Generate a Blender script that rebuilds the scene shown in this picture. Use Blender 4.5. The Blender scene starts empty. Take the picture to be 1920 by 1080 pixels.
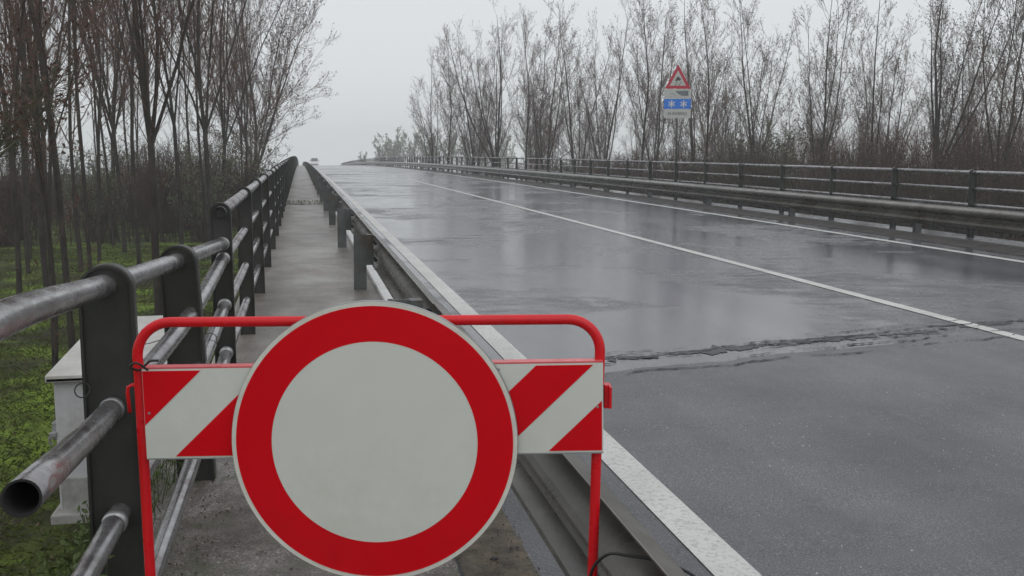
import bpy, bmesh, math, random
import numpy as np
from mathutils import Vector, Matrix
from mathutils import noise as mnoise

S = bpy.context.scene
C = S.collection
R = math.radians

# ------------------------------------------------------------------ camera
cd = bpy.data.cameras.new("camera")
cam = bpy.data.objects.new("camera", cd)
C.objects.link(cam)
cd.sensor_width = 36.0
cd.lens = 36.0 * 1853.0 / 1920.0
cd.clip_start = 0.05
cd.clip_end = 4000.0
cam.location = (0, 0, 1.268)
cam.rotation_euler = (R(90 - 6.876), 0, -R(12.009))
S.camera = cam

# ------------------------------------------------------------------ sky: overcast drizzle
W = bpy.data.worlds.new("World")
S.world = W
W.use_nodes = True
nt = W.node_tree
nt.nodes.clear()
sky = nt.nodes.new("ShaderNodeTexSky")
sky.sky_type = 'NISHITA'
sky.sun_disc = False
sky.sun_elevation = R(48)
sky.sun_rotation = R(200)
sky.dust_density = 4.0
hs = nt.nodes.new("ShaderNodeHueSaturation")
hs.inputs['Saturation'].default_value = 0.25
mx = nt.nodes.new("ShaderNodeMix"); mx.data_type = 'RGBA'
mx.inputs[0].default_value = 0.93
cloud = nt.nodes.new("ShaderNodeValToRGB")          # cloud deck: a touch bluer and denser overhead
geo = nt.nodes.new("ShaderNodeTexCoord")
sep = nt.nodes.new("ShaderNodeSeparateXYZ")
mulc = nt.nodes.new("ShaderNodeVectorMath"); mulc.operation = 'SCALE'
mulc.inputs['Scale'].default_value = 10.0
cloud.color_ramp.elements[0].position = 0.0
cloud.color_ramp.elements[0].color = (0.80, 0.83, 0.845, 1)
cloud.color_ramp.elements[1].position = 0.30
cloud.color_ramp.elements[1].color = (0.76, 0.79, 0.825, 1)
e_ = cloud.color_ramp.elements.new(1.0); e_.color = (1.0, 1.02, 1.05, 1)
bg = nt.nodes.new("ShaderNodeBackground")
bg.inputs['Strength'].default_value = 0.1
out = nt.nodes.new("ShaderNodeOutputWorld")
L = nt.links.new
L(geo.outputs['Generated'], sep.inputs[0])
L(sep.outputs['Z'], cloud.inputs[0])
L(cloud.outputs[0], mulc.inputs[0])
L(sky.outputs[0], hs.inputs['Color'])
L(hs.outputs[0], mx.inputs[6]); L(mulc.outputs[0], mx.inputs[7])
L(mx.outputs[2], bg.inputs['Color']); L(bg.outputs[0], out.inputs['Surface'])

sl = bpy.data.lights.new("sun", 'SUN')
sl.energy = 0.5
sl.angle = R(60)
sl.color = (1.0, 0.98, 0.95)
so = bpy.data.objects.new("sun", sl)
C.objects.link(so)
so.rotation_euler = (R(42), 0, R(20))
S.view_settings.view_transform = 'Standard'
S.view_settings.look = 'None'
S.view_settings.exposure = 0.05
S.view_settings.gamma = 1.0
S.view_settings.use_curve_mapping = False
S.render.engine = 'CYCLES'
S.cycles.max_bounces = 6
S.cycles.transparent_max_bounces = 6
S.cycles.volume_bounces = 1

# ------------------------------------------------------------------ helpers
def deck(D):
    return 0.02 * D - 5.476e-5 * D * D

def put(x, D, h=0.0):
    return Vector((x, D, deck(D) + h))

def mesh_obj(name, me, mat=None, parent=None):
    o = bpy.data.objects.new(name, me)
    C.objects.link(o)
    if mat is not None and not me.materials:
        for m in (mat if isinstance(mat, (list, tuple)) else [mat]):
            me.materials.append(m)
    if parent is not None:
        o.parent = parent
    return o

def bm_obj(name, bm, mat, parent=None, smooth=False, bevel=0.0, loc=None):
    if bevel > 0:
        bmesh.ops.bevel(bm, geom=bm.edges[:], offset=bevel, segments=2, affect='EDGES', profile=0.6)
    bmesh.ops.recalc_face_normals(bm, faces=bm.faces[:])
    me = bpy.data.meshes.new(name)
    bm.to_mesh(me); bm.free()
    if smooth:
        for p in me.polygons: p.use_smooth = True
    o = mesh_obj(name, me, mat, parent)
    if loc is not None: o.location = loc
    return o

def tag(o, label=None, cat=None, group=None, kind=None):
    if label: o['label'] = label
    if cat: o['category'] = cat
    if group: o['group'] = group
    if kind: o['kind'] = kind
    return o

def thing(name, label, cat, loc=(0, 0, 0), rz=0.0, group=None):
    o = bpy.data.objects.new(name, None)
    C.objects.link(o)
    o.location = loc; o.rotation_euler = (0, 0, rz)
    o.empty_display_size = 0.2
    return tag(o, label, cat, group)

def box(bm, c, s, rot=None):
    M = Matrix.Translation(c)
    if rot is not None: M = M @ rot
    M = M @ Matrix.Diagonal((s[0], s[1], s[2], 1))
    return bmesh.ops.create_cube(bm, size=1.0, matrix=M)

def tube(bm, pts, r, seg=16, r_in=None, cap=True, radii=None):
    """sweep; r_in gives a hollow pipe with visible wall"""
    pts = [Vector(p) for p in pts]
    n = len(pts)
    def rings(rad_of):
        out = []
        t0 = (pts[1] - pts[0]).normalized()
        ref = Vector((0, 0, 1)) if abs(t0.z) < 0.9 else Vector((1, 0, 0))
        u = t0.cross(ref).normalized()
        for i, p in enumerate(pts):
            t = (pts[min(i + 1, n - 1)] - pts[max(i - 1, 0)]).normalized()
            u = (u - t * u.dot(t)).normalized()
            v = t.cross(u)
            rr = rad_of(i)
            out.append([bm.verts.new(p + (u * math.cos(a) + v * math.sin(a)) * rr)
                        for a in [2 * math.pi * k / seg for k in range(seg)]])
        return out
    ro = rings(lambda i: radii[i] if radii else r)
    def skin(rg):
        for a, b in zip(rg[:-1], rg[1:]):
            for k in range(seg):
                bm.faces.new((a[k], a[(k + 1) % seg], b[(k + 1) % seg], b[k])).smooth = True
    skin(ro)
    if r_in:
        ri = rings(lambda i: r_in)
        skin(ri)
        for a, b in ((ro[0], ri[0]), (ro[-1], ri[-1])):
            for k in range(seg):
                bm.faces.new((a[k], a[(k + 1) % seg], b[(k + 1) % seg], b[k]))
    elif cap:
        bm.faces.new(ro[0]); bm.faces.new(ro[-1])

def smooth_path(ctrl, n=8):
    """Catmull-Rom through the control points"""
    P = [Vector(c) for c in ctrl]
    P = [P[0] * 2 - P[1]] + P + [P[-1] * 2 - P[-2]]
    o = []
    for i in range(1, len(P) - 2):
        for k in range(n):
            t = k / n
            o.append(0.5 * ((2 * P[i]) + (-P[i - 1] + P[i + 1]) * t + (2 * P[i - 1] - 5 * P[i] + 4 * P[i + 1] - P[i + 2]) * t * t
                            + (-P[i - 1] + 3 * P[i] - 3 * P[i + 1] + P[i + 2]) * t ** 3))
    o.append(P[-2])
    return o

def prism(bm, outline, y0, y1):
    """outline in (x, z), extruded along y"""
    a = [bm.verts.new((x, y0, z)) for x, z in outline]
    b = [bm.verts.new((x, y1, z)) for x, z in outline]
    bm.faces.new(a); bm.faces.new(b[::-1])
    n = len(a)
    for i in range(n):
        bm.faces.new((a[i], b[i], b[(i + 1) % n], a[(i + 1) % n]))

# ------------------------------------------------------------------ materials
class MB:
    def __init__(s, name):
        s.m = bpy.data.materials.new(name); s.m.use_nodes = True
        s.t = s.m.node_tree; s.n = s.t.nodes; s.b = s.n['Principled BSDF']
        s.pos = s.n.new("ShaderNodeNewGeometry").outputs['Position']
    def link(s, a, b): s.t.links.new(a, b)
    def obj_coords(s): s.pos = s.n.new("ShaderNodeTexCoord").outputs['Object']
    def noise(s, scale, detail=4, rough=0.6, stretch=(1, 1, 1), rot=0.0, dist=0.0):
        mp = s.n.new("ShaderNodeMapping"); mp.inputs['Scale'].default_value = stretch
        mp.inputs['Rotation'].default_value = (0, 0, rot)
        s.link(s.pos, mp.inputs[0])
        n = s.n.new("ShaderNodeTexNoise"); n.inputs['Scale'].default_value = scale
        n.inputs['Detail'].default_value = detail; n.inputs['Roughness'].default_value = rough
        n.inputs['Distortion'].default_value = dist
        s.link(mp.outputs[0], n.inputs['Vector'])
        return n.outputs[0]
    def ramp(s, fac, stops):
        r = s.n.new("ShaderNodeValToRGB"); e = r.color_ramp.elements
        while len(e) < len(stops): e.new(0.5)
        for k, (p, c) in enumerate(stops):
            e[k].position = p
            e[k].color = (c, c, c, 1) if not isinstance(c, tuple) else tuple(c) + (1,)
        s.link(fac, r.inputs[0]); return r.outputs[0]
    def mix(s, fac, a, b, mode='MIX'):
        m = s.n.new("ShaderNodeMix"); m.data_type = 'RGBA'; m.blend_type = mode
        for sock, v in ((m.inputs[0], fac), (m.inputs[6], a), (m.inputs[7], b)):
            if hasattr(v, 'links'): s.link(v, sock)
            elif isinstance(v, tuple): sock.default_value = v + (1,)
            else: sock.default_value = v
        return m.outputs[2]
    def math(s, op, a, b):
        m = s.n.new("ShaderNodeMath"); m.operation = op
        for sock, v in ((m.inputs[0], a), (m.inputs[1], b)):
            if hasattr(v, 'links'): s.link(v, sock)
            else: sock.default_value = v
        return m.outputs[0]
    def bump(s, h, strength=0.3, dist=0.01, prev=None):
        b = s.n.new("ShaderNodeBump"); b.inputs['Strength'].default_value = strength
        b.inputs['Distance'].default_value = dist
        s.link(h, b.inputs['Height'])
        if prev is not None: s.link(prev, b.inputs['Normal'])
        return b.outputs[0]
    def set(s, **k):
        names = {'color': 'Base Color', 'rough': 'Roughness', 'metal': 'Metallic', 'normal': 'Normal',
                 'spec': 'Specular IOR Level', 'ior': 'IOR', 'coat': 'Coat Weight', 'coat_rough': 'Coat Roughness'}
        for kk, v in k.items():
            sock = s.b.inputs[names[kk]]
            if hasattr(v, 'links'): s.link(v, sock)
            elif isinstance(v, tuple): sock.default_value = v + (1,)
            else: sock.default_value = v
        return s.m

def scl(c, f): return tuple(min(1.0, x * f) for x in c)

def plain(name, col, rough=0.5, metal=0.0, var=0.25, scale=8, bump=0.0, bscale=60, spec=0.5, coat=0.0, obj=True, dirt=None):
    b = MB(name)
    if obj: b.obj_coords()
    n = b.noise(scale, 6, 0.65)
    c = b.ramp(n, [(0.3, scl(col, 1 - var)), (0.7, scl(col, 1 + var))])
    if dirt:
        d = b.ramp(b.noise(scale * 0.45, 8, 0.75), [(0.5, 0.0), (0.66, 1.0)])
        c = b.mix(d, c, dirt)
    b.set(color=c, rough=b.ramp(b.noise(scale * 1.7, 5), [(0.3, max(0.02, rough - 0.12)), (0.7, min(1, rough + 0.12))]), metal=metal, spec=spec, coat=coat)
    if bump: b.set(normal=b.bump(b.noise(bscale, 5, 0.7), bump, 0.004))
    return b.m

def asphalt(name, near):
    b = MB(name)
    if near:
        base = b.ramp(b.noise(150, 4, 0.85), [(0.38, (0.030, 0.030, 0.034)), (0.50, (0.078, 0.078, 0.088)), (0.60, (0.145, 0.143, 0.152)), (0.67, (0.42, 0.40, 0.36))])
        big = b.ramp(b.noise(0.9, 5, 0.6), [(0.35, 0.75), (0.65, 1.15)])
    else:
        base = b.ramp(b.noise(90, 4, 0.85), [(0.40, (0.040, 0.040, 0.047)), (0.60, (0.122, 0.122, 0.136))])
        big = b.ramp(b.noise(0.45, 6, 0.65, (1.6, 0.5, 1)), [(0.3, 0.85), (0.7, 1.15)])
    c = b.mix(1.0, base, big, 'MULTIPLY')
    # wear of the wheel tracks, running along the road
    tr = b.ramp(b.noise(2.0, 4, 0.6, (1.4, 0.03, 1)), [(0.4, 0.82), (0.62, 1.1)])
    c = b.mix(1.0, c, tr, 'MULTIPLY')
    # dry-ish grainy patches standing out of the water film
    p1 = b.noise(0.42, 8, 0.62, (0.9, 0.8, 1), 0.15, 0.4)
    p2 = b.noise(2.6, 6, 0.7, (0.8, 1.5, 1), 0.12, 0.3)
    patch = b.math('MULTIPLY', b.ramp(p1, [(0.50, 0.0), (0.60, 1.0)]), b.ramp(p2, [(0.42, 0.1), (0.56, 1.0)]))
    if near:
        r = b.ramp(b.noise(1.3, 6, 0.65), [(0.35, 0.36), (0.65, 0.5)])
        rough = b.mix(b.math('MULTIPLY', patch, 0.5), r, (0.62, 0.62, 0.62))
        nrm = b.bump(b.noise(190, 3, 0.8), 0.40, 0.004)
        nrm = b.bump(b.noise(5, 4, 0.5), 0.08, 0.01, nrm)
    else:
        r = b.ramp(b.noise(0.8, 6, 0.6, (1, 0.4, 1)), [(0.35, 0.13), (0.65, 0.20)])
        rough = b.mix(patch, r, (0.46, 0.46, 0.46))
        nrm = b.bump(b.noise(140, 3, 0.75), 0.06, 0.003)
        nrm = b.bump(b.noise(1.3, 2, 0.4), 0.03, 0.01, nrm)
        nrm = b.bump(b.math('MULTIPLY', patch, b.noise(16, 5, 0.8)), 0.35, 0.02, nrm)
        c = b.mix(b.math('MULTIPLY', patch, 0.6), c, (0.035, 0.034, 0.036))
    b.set(color=c, rough=rough, normal=nrm, ior=1.55)
    return b.m

def line_paint(name):
    b = MB(name)
    wear = b.ramp(b.noise(55, 6, 0.8), [(0.40, 1.0), (0.49, 0.0)])
    big = b.ramp(b.noise(1.7, 5, 0.7), [(0.3, (0.40, 0.40, 0.385)), (0.7, (0.60, 0.60, 0.57))])
    c = b.mix(b.math('MULTIPLY', wear, 0.5), big, (0.12, 0.12, 0.12))
    b.set(color=c, rough=0.42, normal=b.bump(b.noise(120, 3), 0.25, 0.003))
    return b.m

def concrete_walk(name, near):
    b = MB(name)
    if near:
        c = b.ramp(b.noise(2.4, 9, 0.75), [(0.38, (0.055, 0.042, 0.034)), (0.5, (0.13, 0.112, 0.100)), (0.62, (0.25, 0.235, 0.225))])
        g = b.ramp(b.noise(120, 3, 0.85), [(0.40, 0.4), (0.58, 1.25), (0.66, 3.0)])
        c = b.mix(1.0, c, g, 'MULTIPLY')
        moss = b.ramp(b.noise(3.2, 8, 0.8), [(0.52, 0.0), (0.60, 0.65)])
        c = b.mix(moss, c, (0.045, 0.055, 0.018))
        b.set(color=c, rough=b.ramp(b.noise(3, 6), [(0.35, 0.25), (0.65, 0.6)]), normal=b.bump(b.noise(150, 4, 0.8), 0.6, 0.005))
    else:
        c = b.ramp(b.noise(1.1, 9, 0.75, (1, 0.9, 1)), [(0.36, (0.11, 0.096, 0.084)), (0.64, (0.27, 0.25, 0.228))])
        g = b.ramp(b.noise(70, 3, 0.85), [(0.40, 0.6), (0.60, 1.3)])
        c = b.mix(1.0, c, g, 'MULTIPLY')
        edge = b.ramp(b.noise(0.6, 5, 0.6, (2.2, 0.3, 1)), [(0.42, 0.0), (0.6, 0.5)])
        c = b.mix(edge, c, (0.07, 0.055, 0.042))
        b.set(color=c, rough=b.ramp(b.noise(1.5, 6), [(0.35, 0.28), (0.65, 0.5)]), normal=b.bump(b.noise(90, 4, 0.8), 0.3, 0.003))
    return b.m

def grass_ground(name):
    b = MB(name)
    c = b.ramp(b.noise(0.55, 9, 0.72), [(0.36, (0.032, 0.024, 0.015)), (0.46, (0.034, 0.038, 0.010)), (0.53, (0.075, 0.105, 0.014)), (0.61, (0.15, 0.225, 0.022))])
    g = b.ramp(b.noise(45, 6, 0.85), [(0.38, 0.55), (0.62, 1.3)])
    c = b.mix(1.0, c, g, 'MULTIPLY')
    b.set(color=c, rough=0.85, spec=0.2, normal=b.bump(b.noise(70, 5, 0.8), 0.5, 0.02))
    return b.m

M = {}
M['road'] = asphalt('wet_asphalt', False)
M['road_near'] = asphalt('coarse_asphalt', True)
M['line'] = line_paint('road_paint')
M['walk'] = concrete_walk('walkway_concrete', False)
M['walk_near'] = concrete_walk('dirty_walkway', True)
M['grass'] = grass_ground('meadow')
M['crack'] = plain('crack_tar', (0.014, 0.014, 0.016), 0.6, var=0.4)
M['patch'] = plain('worn_joint', (0.045, 0.045, 0.049), 0.55, var=0.6, scale=40, bump=0.5, bscale=90)
M['kerb'] = plain('pale_kerb', (0.6, 0.6, 0.59), 0.35, var=0.15, scale=2.5, bump=0.2, bscale=70)
M['gutter'] = plain('gutter_dirt', (0.035, 0.03, 0.026), 0.7, var=0.6, scale=5, bump=0.6, bscale=50, obj=False)
M['dirt'] = plain('mossy_dirt', (0.075, 0.058, 0.038), 0.6, var=0.75, scale=14, bump=0.8, bscale=60, obj=False, dirt=(0.035, 0.026, 0.020))
M['concrete'] = plain('bridge_concrete', (0.28, 0.27, 0.25), 0.8, var=0.3, scale=1.5, bump=0.3, bscale=30, obj=False)
M['post'] = plain('weathered_steel', (0.034, 0.035, 0.032), 0.40, 0.35, 0.35, 5, 0.15, 60, obj=False, dirt=(0.028, 0.024, 0.019))
def pipe_metal():
    b = MB('galvanised_pipe')
    n = b.noise(6, 6, 0.7)
    c = b.ramp(n, [(0.3, (0.20, 0.195, 0.20)), (0.7, (0.42, 0.415, 0.42))])
    st = b.ramp(b.noise(16, 7, 0.8, (1, 0.35, 1)), [(0.50, 0.0), (0.64, 0.7)])
    c = b.mix(st, c, (0.11, 0.058, 0.055))
    b.set(color=c, metal=0.75, rough=b.ramp(b.noise(9, 6, 0.7), [(0.35, 0.15), (0.65, 0.34)]), normal=b.bump(b.noise(45, 5, 0.7), 0.07, 0.003))
    return b.m
M['pipe'] = pipe_metal()
M['pipe_in'] = plain('pipe_inside', (0.012, 0.011, 0.011), 0.9, 0, 0.3)
M['beam'] = plain('galvanised_beam', (0.11, 0.104, 0.092), 0.30, 0.25, 0.35, 2.2, 0.12, 40, obj=False, dirt=(0.060, 0.05, 0.038))
M['gpost'] = plain('guard_post_steel', (0.095, 0.10, 0.10), 0.55, 0.3, 0.35, 4, 0.15, 50, obj=False, dirt=(0.06, 0.045, 0.03))
M['bolt'] = plain('bolt_steel', (0.03, 0.03, 0.034), 0.5, 0.5)
M['weld'] = plain('bright_weld', (0.34, 0.34, 0.34), 0.4, 0.7, 0.3)
M['red_pipe'] = plain('red_enamel', (0.60, 0.006, 0.012), 0.32, 0, 0.10, 6, 0.08, 70, spec=0.35, dirt=(0.50, 0.010, 0.016))
M['red_film'] = plain('red_reflective_film', (0.58, 0.002, 0.008), 0.45, 0, 0.10, 2.2, 0.05, 400, spec=0.10, dirt=(0.50, 0.004, 0.010))
M['white_film'] = plain('white_reflective_film', (0.575, 0.59, 0.545), 0.45, 0, 0.06, 2.2, 0.05, 400, spec=0.2, dirt=(0.52, 0.53, 0.475))
M['alu'] = plain('grey_aluminium', (0.34, 0.35, 0.36), 0.4, 0.6, 0.15, 9)
M['rim'] = plain('sign_rim', (0.60, 0.60, 0.545), 0.4, 0.0, 0.12, 14, dirt=(0.50, 0.49, 0.42))
M['rust'] = plain('rust', (0.12, 0.05, 0.02), 0.8)
M['black'] = plain('black_wire', (0.012, 0.012, 0.012), 0.5)
M['box_body'] = plain('white_cabinet', (0.44, 0.435, 0.45), 0.55, 0, 0.12, 6, 0.15, 80, dirt=(0.34, 0.33, 0.32))
M['box_lid'] = plain('cabinet_lid', (0.46, 0.45, 0.43), 0.55, 0, 0.14, 4, 0.1, 60, dirt=(0.36, 0.35, 0.32))
M['box_dirty'] = plain('stained_plinth', (0.26, 0.255, 0.24), 0.7, 0, 0.35, 8, 0.2, 40)
M['bark'] = plain('bark', (0.042, 0.036, 0.031), 0.9, 0, 0.45, 3, 0.5, 25, spec=0.2, obj=False)
M['bark_green'] = plain('mossy_bark', (0.085, 0.085, 0.05), 0.9, 0, 0.4, 3, 0.5, 25, spec=0.2)
M['twig'] = plain('twig_bark', (0.115, 0.070, 0.055), 0.85, 0, 0.4, 0.4, spec=0.2, obj=False)
M['twig_grey'] = plain('grey_twig_bark', (0.125, 0.090, 0.078), 0.85, 0, 0.4, 0.4, spec=0.2, obj=False)
M['bud'] = plain('red_brown_buds', (0.085, 0.045, 0.036), 0.8, 0, 0.5, 1.2, spec=0.2, obj=False)
M['brush'] = plain('dead_brush', (0.055, 0.036, 0.026), 0.9, 0, 0.5, 0.35, spec=0.15, obj=False)
M['brush_red'] = plain('reddish_brush', (0.12, 0.052, 0.038), 0.9, 0, 0.5, 0.35, spec=0.15, obj=False)
M['brush_green'] = plain('brush_green', (0.085, 0.10, 0.045), 0.85, 0, 0.35, 0.5, spec=0.2, obj=False)
M['leaf_pale'] = plain('young_willow_leaf', (0.13, 0.145, 0.085), 0.8, 0, 0.35, 0.6, spec=0.2, obj=False)
M['leaf_far'] = plain('haze_paled_leaf', (0.20, 0.225, 0.15), 0.8, 0, 0.25, 0.3, spec=0.2, obj=False)  # distance haze put into the leaf colour, paler than the nearer leaves
M['blade'] = plain('grass_blade', (0.060, 0.080, 0.014), 0.7, 0, 0.5, 0.8, spec=0.25, obj=False)
M['weed'] = plain('weed', (0.06, 0.085, 0.025), 0.7, 0, 0.5, 20, spec=0.25)
M['litter'] = plain('leaf_litter', (0.085, 0.06, 0.035), 0.8, 0, 0.6, 30)
M['blue_film'] = plain('blue_film', (0.022, 0.16, 0.60), 0.4, 0, 0.06)
M['sign_red'] = plain('sign_red', (0.42, 0.02, 0.045), 0.45, 0, 0.08)
M['sign_white'] = plain('sign_greyish_white', (0.42, 0.43, 0.41), 0.45, 0, 0.06)
M['sign_black'] = plain('sign_black', (0.05, 0.055, 0.06), 0.5, 0, 0.2)
M['sign_slate'] = plain('sign_slate', (0.13, 0.15, 0.17), 0.5, 0, 0.2)
M['van'] = plain('van_paint', (0.68, 0.69, 0.70), 0.3, 0, 0.05)
M['glass'] = plain('van_glass', (0.02, 0.025, 0.03), 0.08, 0, 0.1)
M['tyre'] = plain('tyre', (0.02, 0.02, 0.02), 0.8)
M['lampm'] = plain('lamp_lens', (0.6, 0.6, 0.55), 0.15)
wm = MB('river_water')
wm.set(color=(0.05, 0.055, 0.045), rough=0.08, ior=1.33, normal=wm.bump(wm.noise(1.5, 4), 0.15, 0.02))
M['water'] = wm.m

# ------------------------------------------------------------------ terrain, river
def ground_z(x, y):
    zl, zr = -1.45, -2.4
    t = min(1, max(0, (x + 0.5) / 10.0))
    z = zl * (1 - t) + zr * t
    n = mnoise.noise(Vector((x * 0.11, y * 0.11, 0.3))) * 0.22 + mnoise.noise(Vector((x * 0.5, y * 0.5, 4))) * 0.05
    z += n * min(1, abs(x) / 3 if abs(x) > 1 else 0.3)
    y0 = 68 + 3.0 * min(10, max(0, x + 1))
    a = min(1, max(0, (y - y0) / 12)) * min(1, max(0, (165 - y) / 12))   # the river crosses under the bridge
    return z - 2.6 * a

def axis(lo, hi, dense, step0, grow):
    v = [0.0]; s = step0
    while v[-1] < hi - dense:
        v.append(v[-1] + s); s *= grow
    w = [0.0]; s = step0
    while w[-1] < dense - lo:
        w.append(w[-1] + s); s *= grow
    return sorted(set([dense - q for q in w] + [dense + q for q in v]))
xs = axis(-480, 480, -4, 0.5, 1.045)
ys = axis(-50, 540, 10, 0.6, 1.04)
verts = [(x, y, ground_z(x, y)) for y in ys for x in xs]
nx = len(xs)
faces = [(j * nx + i, j * nx + i + 1, (j + 1) * nx + i + 1, (j + 1) * nx + i) for j in range(len(ys) - 1) for i in range(nx - 1)]
me = bpy.data.meshes.new('ground'); me.from_pydata(verts, [], faces)
for p in me.polygons: p.use_smooth = True
tag(mesh_obj('ground', me, M['grass']), kind='structure')
bm = bmesh.new()
for v in ((-440, 66, -2.95), (440, 66, -2.95), (440, 170, -2.95), (-440, 170, -2.95)): bm.verts.new(v)
bm.faces.new(bm.verts[:])
tag(bm_obj('river', bm, M['water']), kind='structure')

# ------------------------------------------------------------------ road, walkway, bridge body
rng = random.Random(7)
def joint(x):      # where the approach ends and the bridge surface starts
    return 4.95 + 0.23 * x + 0.10 * mnoise.noise(Vector((x * 1.3, 1.2, 0))) + 0.035 * mnoise.noise(Vector((x * 7, 5, 0)))
def sheet(name, x_list, d_list_of, lift, mat, kind='structure'):
    vs, fs = [], []
    cols = [[(x, d, deck(d) + lift) for d in d_list_of(x)] for x in x_list]
    m = len(cols[0])
    for c in cols: vs += c
    for i in range(len(cols) - 1):
        for j in range(m - 1):
            fs.append((i * m + j, (i + 1) * m + j, (i + 1) * m + j + 1, i * m + j + 1))
    me = bpy.data.meshes.new(name); me.from_pydata(vs, [], fs)
    for p in me.polygons: p.use_smooth = True
    return tag(mesh_obj(name, me, mat), kind=kind)
def lin(a, b, n): return [a + (b - a) * i / (n - 1) for i in range(n)]
sheet('road', lin(0.78, 10.05, 160), lambda x: [joint(x)] + lin(8.5, 420, 190), 0.0, M['road'])
sheet('road_approach', lin(0.45, 10.05, 160), lambda x: lin(-12, joint(x) - 0.5, 12)[:-1] + lin(joint(x) - 0.5, joint(x), 4), 0.0, M['road_near'])
sheet('walkway', lin(-0.52, 0.78, 8), lambda x: [5.05] + lin(7, 420, 190), 0.0, M['walk'])
sheet('walkway_approach', lin(-0.62, 0.45, 8), lambda x: lin(-12, 5.05, 16), 0.0, M['walk_near'])
sheet('dirt_strip', lin(0.45, 0.67, 4), lambda x: lin(-8, 4.9, 12), 0.004, M['dirt'])
sheet('road_shoulder', lin(0.45, 0.78, 4), lambda x: lin(4.9, 5.05 + 0.0 * x, 3), 0.0, M['walk_near'])
sheet('left_edge_line', lin(1.185, 1.325, 4), lambda x: lin(-8, 400, 400), 0.004, M['line'])
sheet('centre_line', lin(4.745, 4.865, 4), lambda x: lin(-8, 47, 80), 0.004, M['line'])
sheet('right_edge_line', lin(8.11, 8.25, 4), lambda x: lin(-2, 400, 300), 0.004, M['line'])
for i in range(5):
    a = 50 + i * 8
    tag(sheet('centre_dash', lin(4.75, 4.86, 3), lambda x: lin(a, a + 3.0, 4), 0.004, M['line']), kind='structure')
# pale kerb under the left rail, dark gutter dirt under the right rail
def long_prism(name, prof, d0, d1, n, mat, kind='structure'):
    vs, fs = [], []
    m = len(prof)
    for d in lin(d0, d1, n):
        vs += [(x, d, deck(d) + h) for x, h in prof]
    for i in range(n - 1):
        for j in range(m):
            fs.append((i * m + j, i * m + (j + 1) % m, (i + 1) * m + (j + 1) % m, (i + 1) * m + j))
    fs.append(tuple(range(m))[::-1]); fs.append(tuple((n - 1) * m + j for j in range(m)))
    me = bpy.data.meshes.new(name); me.from_pydata(vs, [], fs)
    return tag(mesh_obj(name, me, mat), kind=kind)
long_prism('kerb', [(0.655, -0.05), (0.785, -0.05), (0.785, 0.035), (0.655, 0.035)], 5.25, 400, 190, M['kerb'])
long_prism('gutter_strip', [(8.62, -0.02), (9.12, -0.02), (9.12, 0.05), (8.95, 0.045), (8.64, 0.012)], -2, 400, 190, M['gutter'])
# bridge body: edge beam + solid side down to the river plain
long_prism('bridge_deck', [(-0.56, -0.03), (10.08, -0.03), (10.08, -0.95), (9.5, -1.3), (0.2, -1.3), (-0.56, -0.95)], 4.6, 420, 190, M['concrete'])
vs, fs = [], []                                                     # approach embankment
rows = lin(-12, 5.3, 30)
for d in rows:
    zt = deck(d)
    for (x, z) in ((-2.5, ground_z(-2.5, d) - 0.05), (-1.5, zt - 1.28), (-1.05, zt - 0.75), (-0.75, zt - 0.25), (-0.6, zt - 0.02), (-0.57, zt - 0.03), (10.0, zt - 0.03), (10.3, zt - 0.05), (11, zt - 0.5), (13.5, ground_z(13.5, d) - 0.1)):
        w = 0.06 * mnoise.noise(Vector((x * 3, d * 2, 2))) if x < -0.7 or x > 10.4 else 0
        vs.append((x + w, d, z + w))
m = 10
for i in range(len(rows) - 1):
    for j in range(m - 1):
        fs.append((i * m + j, i * m + j + 1, (i + 1) * m + j + 1, (i + 1) * m + j))
me = bpy.data.meshes.new('embankment'); me.from_pydata(vs, [], fs)
tag(mesh_obj('embankment', me, M['grass']), kind='structure')
bm = bmesh.new()
for d in (30, 62, 94, 126, 158):
    box(bm, (4.8, d, -1.6), (9.4, 1.1, 5.0))
piers = bm_obj('bridge_pier_row', bm, M['concrete']); tag(piers, kind='structure'); piers.location.z = -0.4 
# abutment
bm = bmesh.new(); box(bm, (4.75, 5.4, -1.75), (10.2, 1.0, 2.4)); tag(bm_obj('bridge_abutment', bm, M['concrete']), kind='structure')

# road joint cracks: ragged thin openings with crumbled rims
def crack(x0, x1, off, amp, wid, seed, mat, name='road_crack', base=joint, lift=0.006, gaps=0.0):
    vs, fs = [], []
    n = int((x1 - x0) / 0.014)
    for i in range(n + 1):
        x = x0 + (x1 - x0) * i / n
        N_ = lambda f, k: mnoise.noise(Vector((x * f, seed, k)))
        c = base(x) + off + amp * N_(1.3, 0) + amp * 0.5 * N_(6, 3) + 0.018 * N_(21, 4) + 0.010 * N_(47, 5)
        w = wid * max(0.0, 0.5 - gaps + 1.1 * N_(2.1, 7) + 0.9 * N_(13, 9) + 0.8 * N_(38, 11))
        if i in (0, n): w = 0
        vs += [(x, c - w, deck(c - w) + lift), (x, c + w * 0.9 + (w * 0.5 * N_(30, 15)), deck(c + w) + lift)]
    for i in range(n): fs.append((2 * i, 2 * i + 2, 2 * i + 3, 2 * i + 1))
    me = bpy.data.meshes.new(name); me.from_pydata(vs, [], fs)
    return tag(mesh_obj(name, me, mat), kind='structure')
crack(0.9, 9.9, 0.27, 0.06, 0.075, 2.9, M['patch'], 'crumbled_joint', lift=0.0035)
crack(0.9, 9.9, 0.34, 0.06, 0.017, 4.2, M['crack'])
crack(0.9, 9.9, 0.28, 0.07, 0.011, 14.2, M['crack'], gaps=0.25)
crack(1.0, 9.9, 0.20, 0.07, 0.012, 7.7, M['crack'], gaps=0.3)
crack(1.4, 9.9, 0.46, 0.10, 0.010, 21.7, M['crack'], gaps=0.35)
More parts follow.
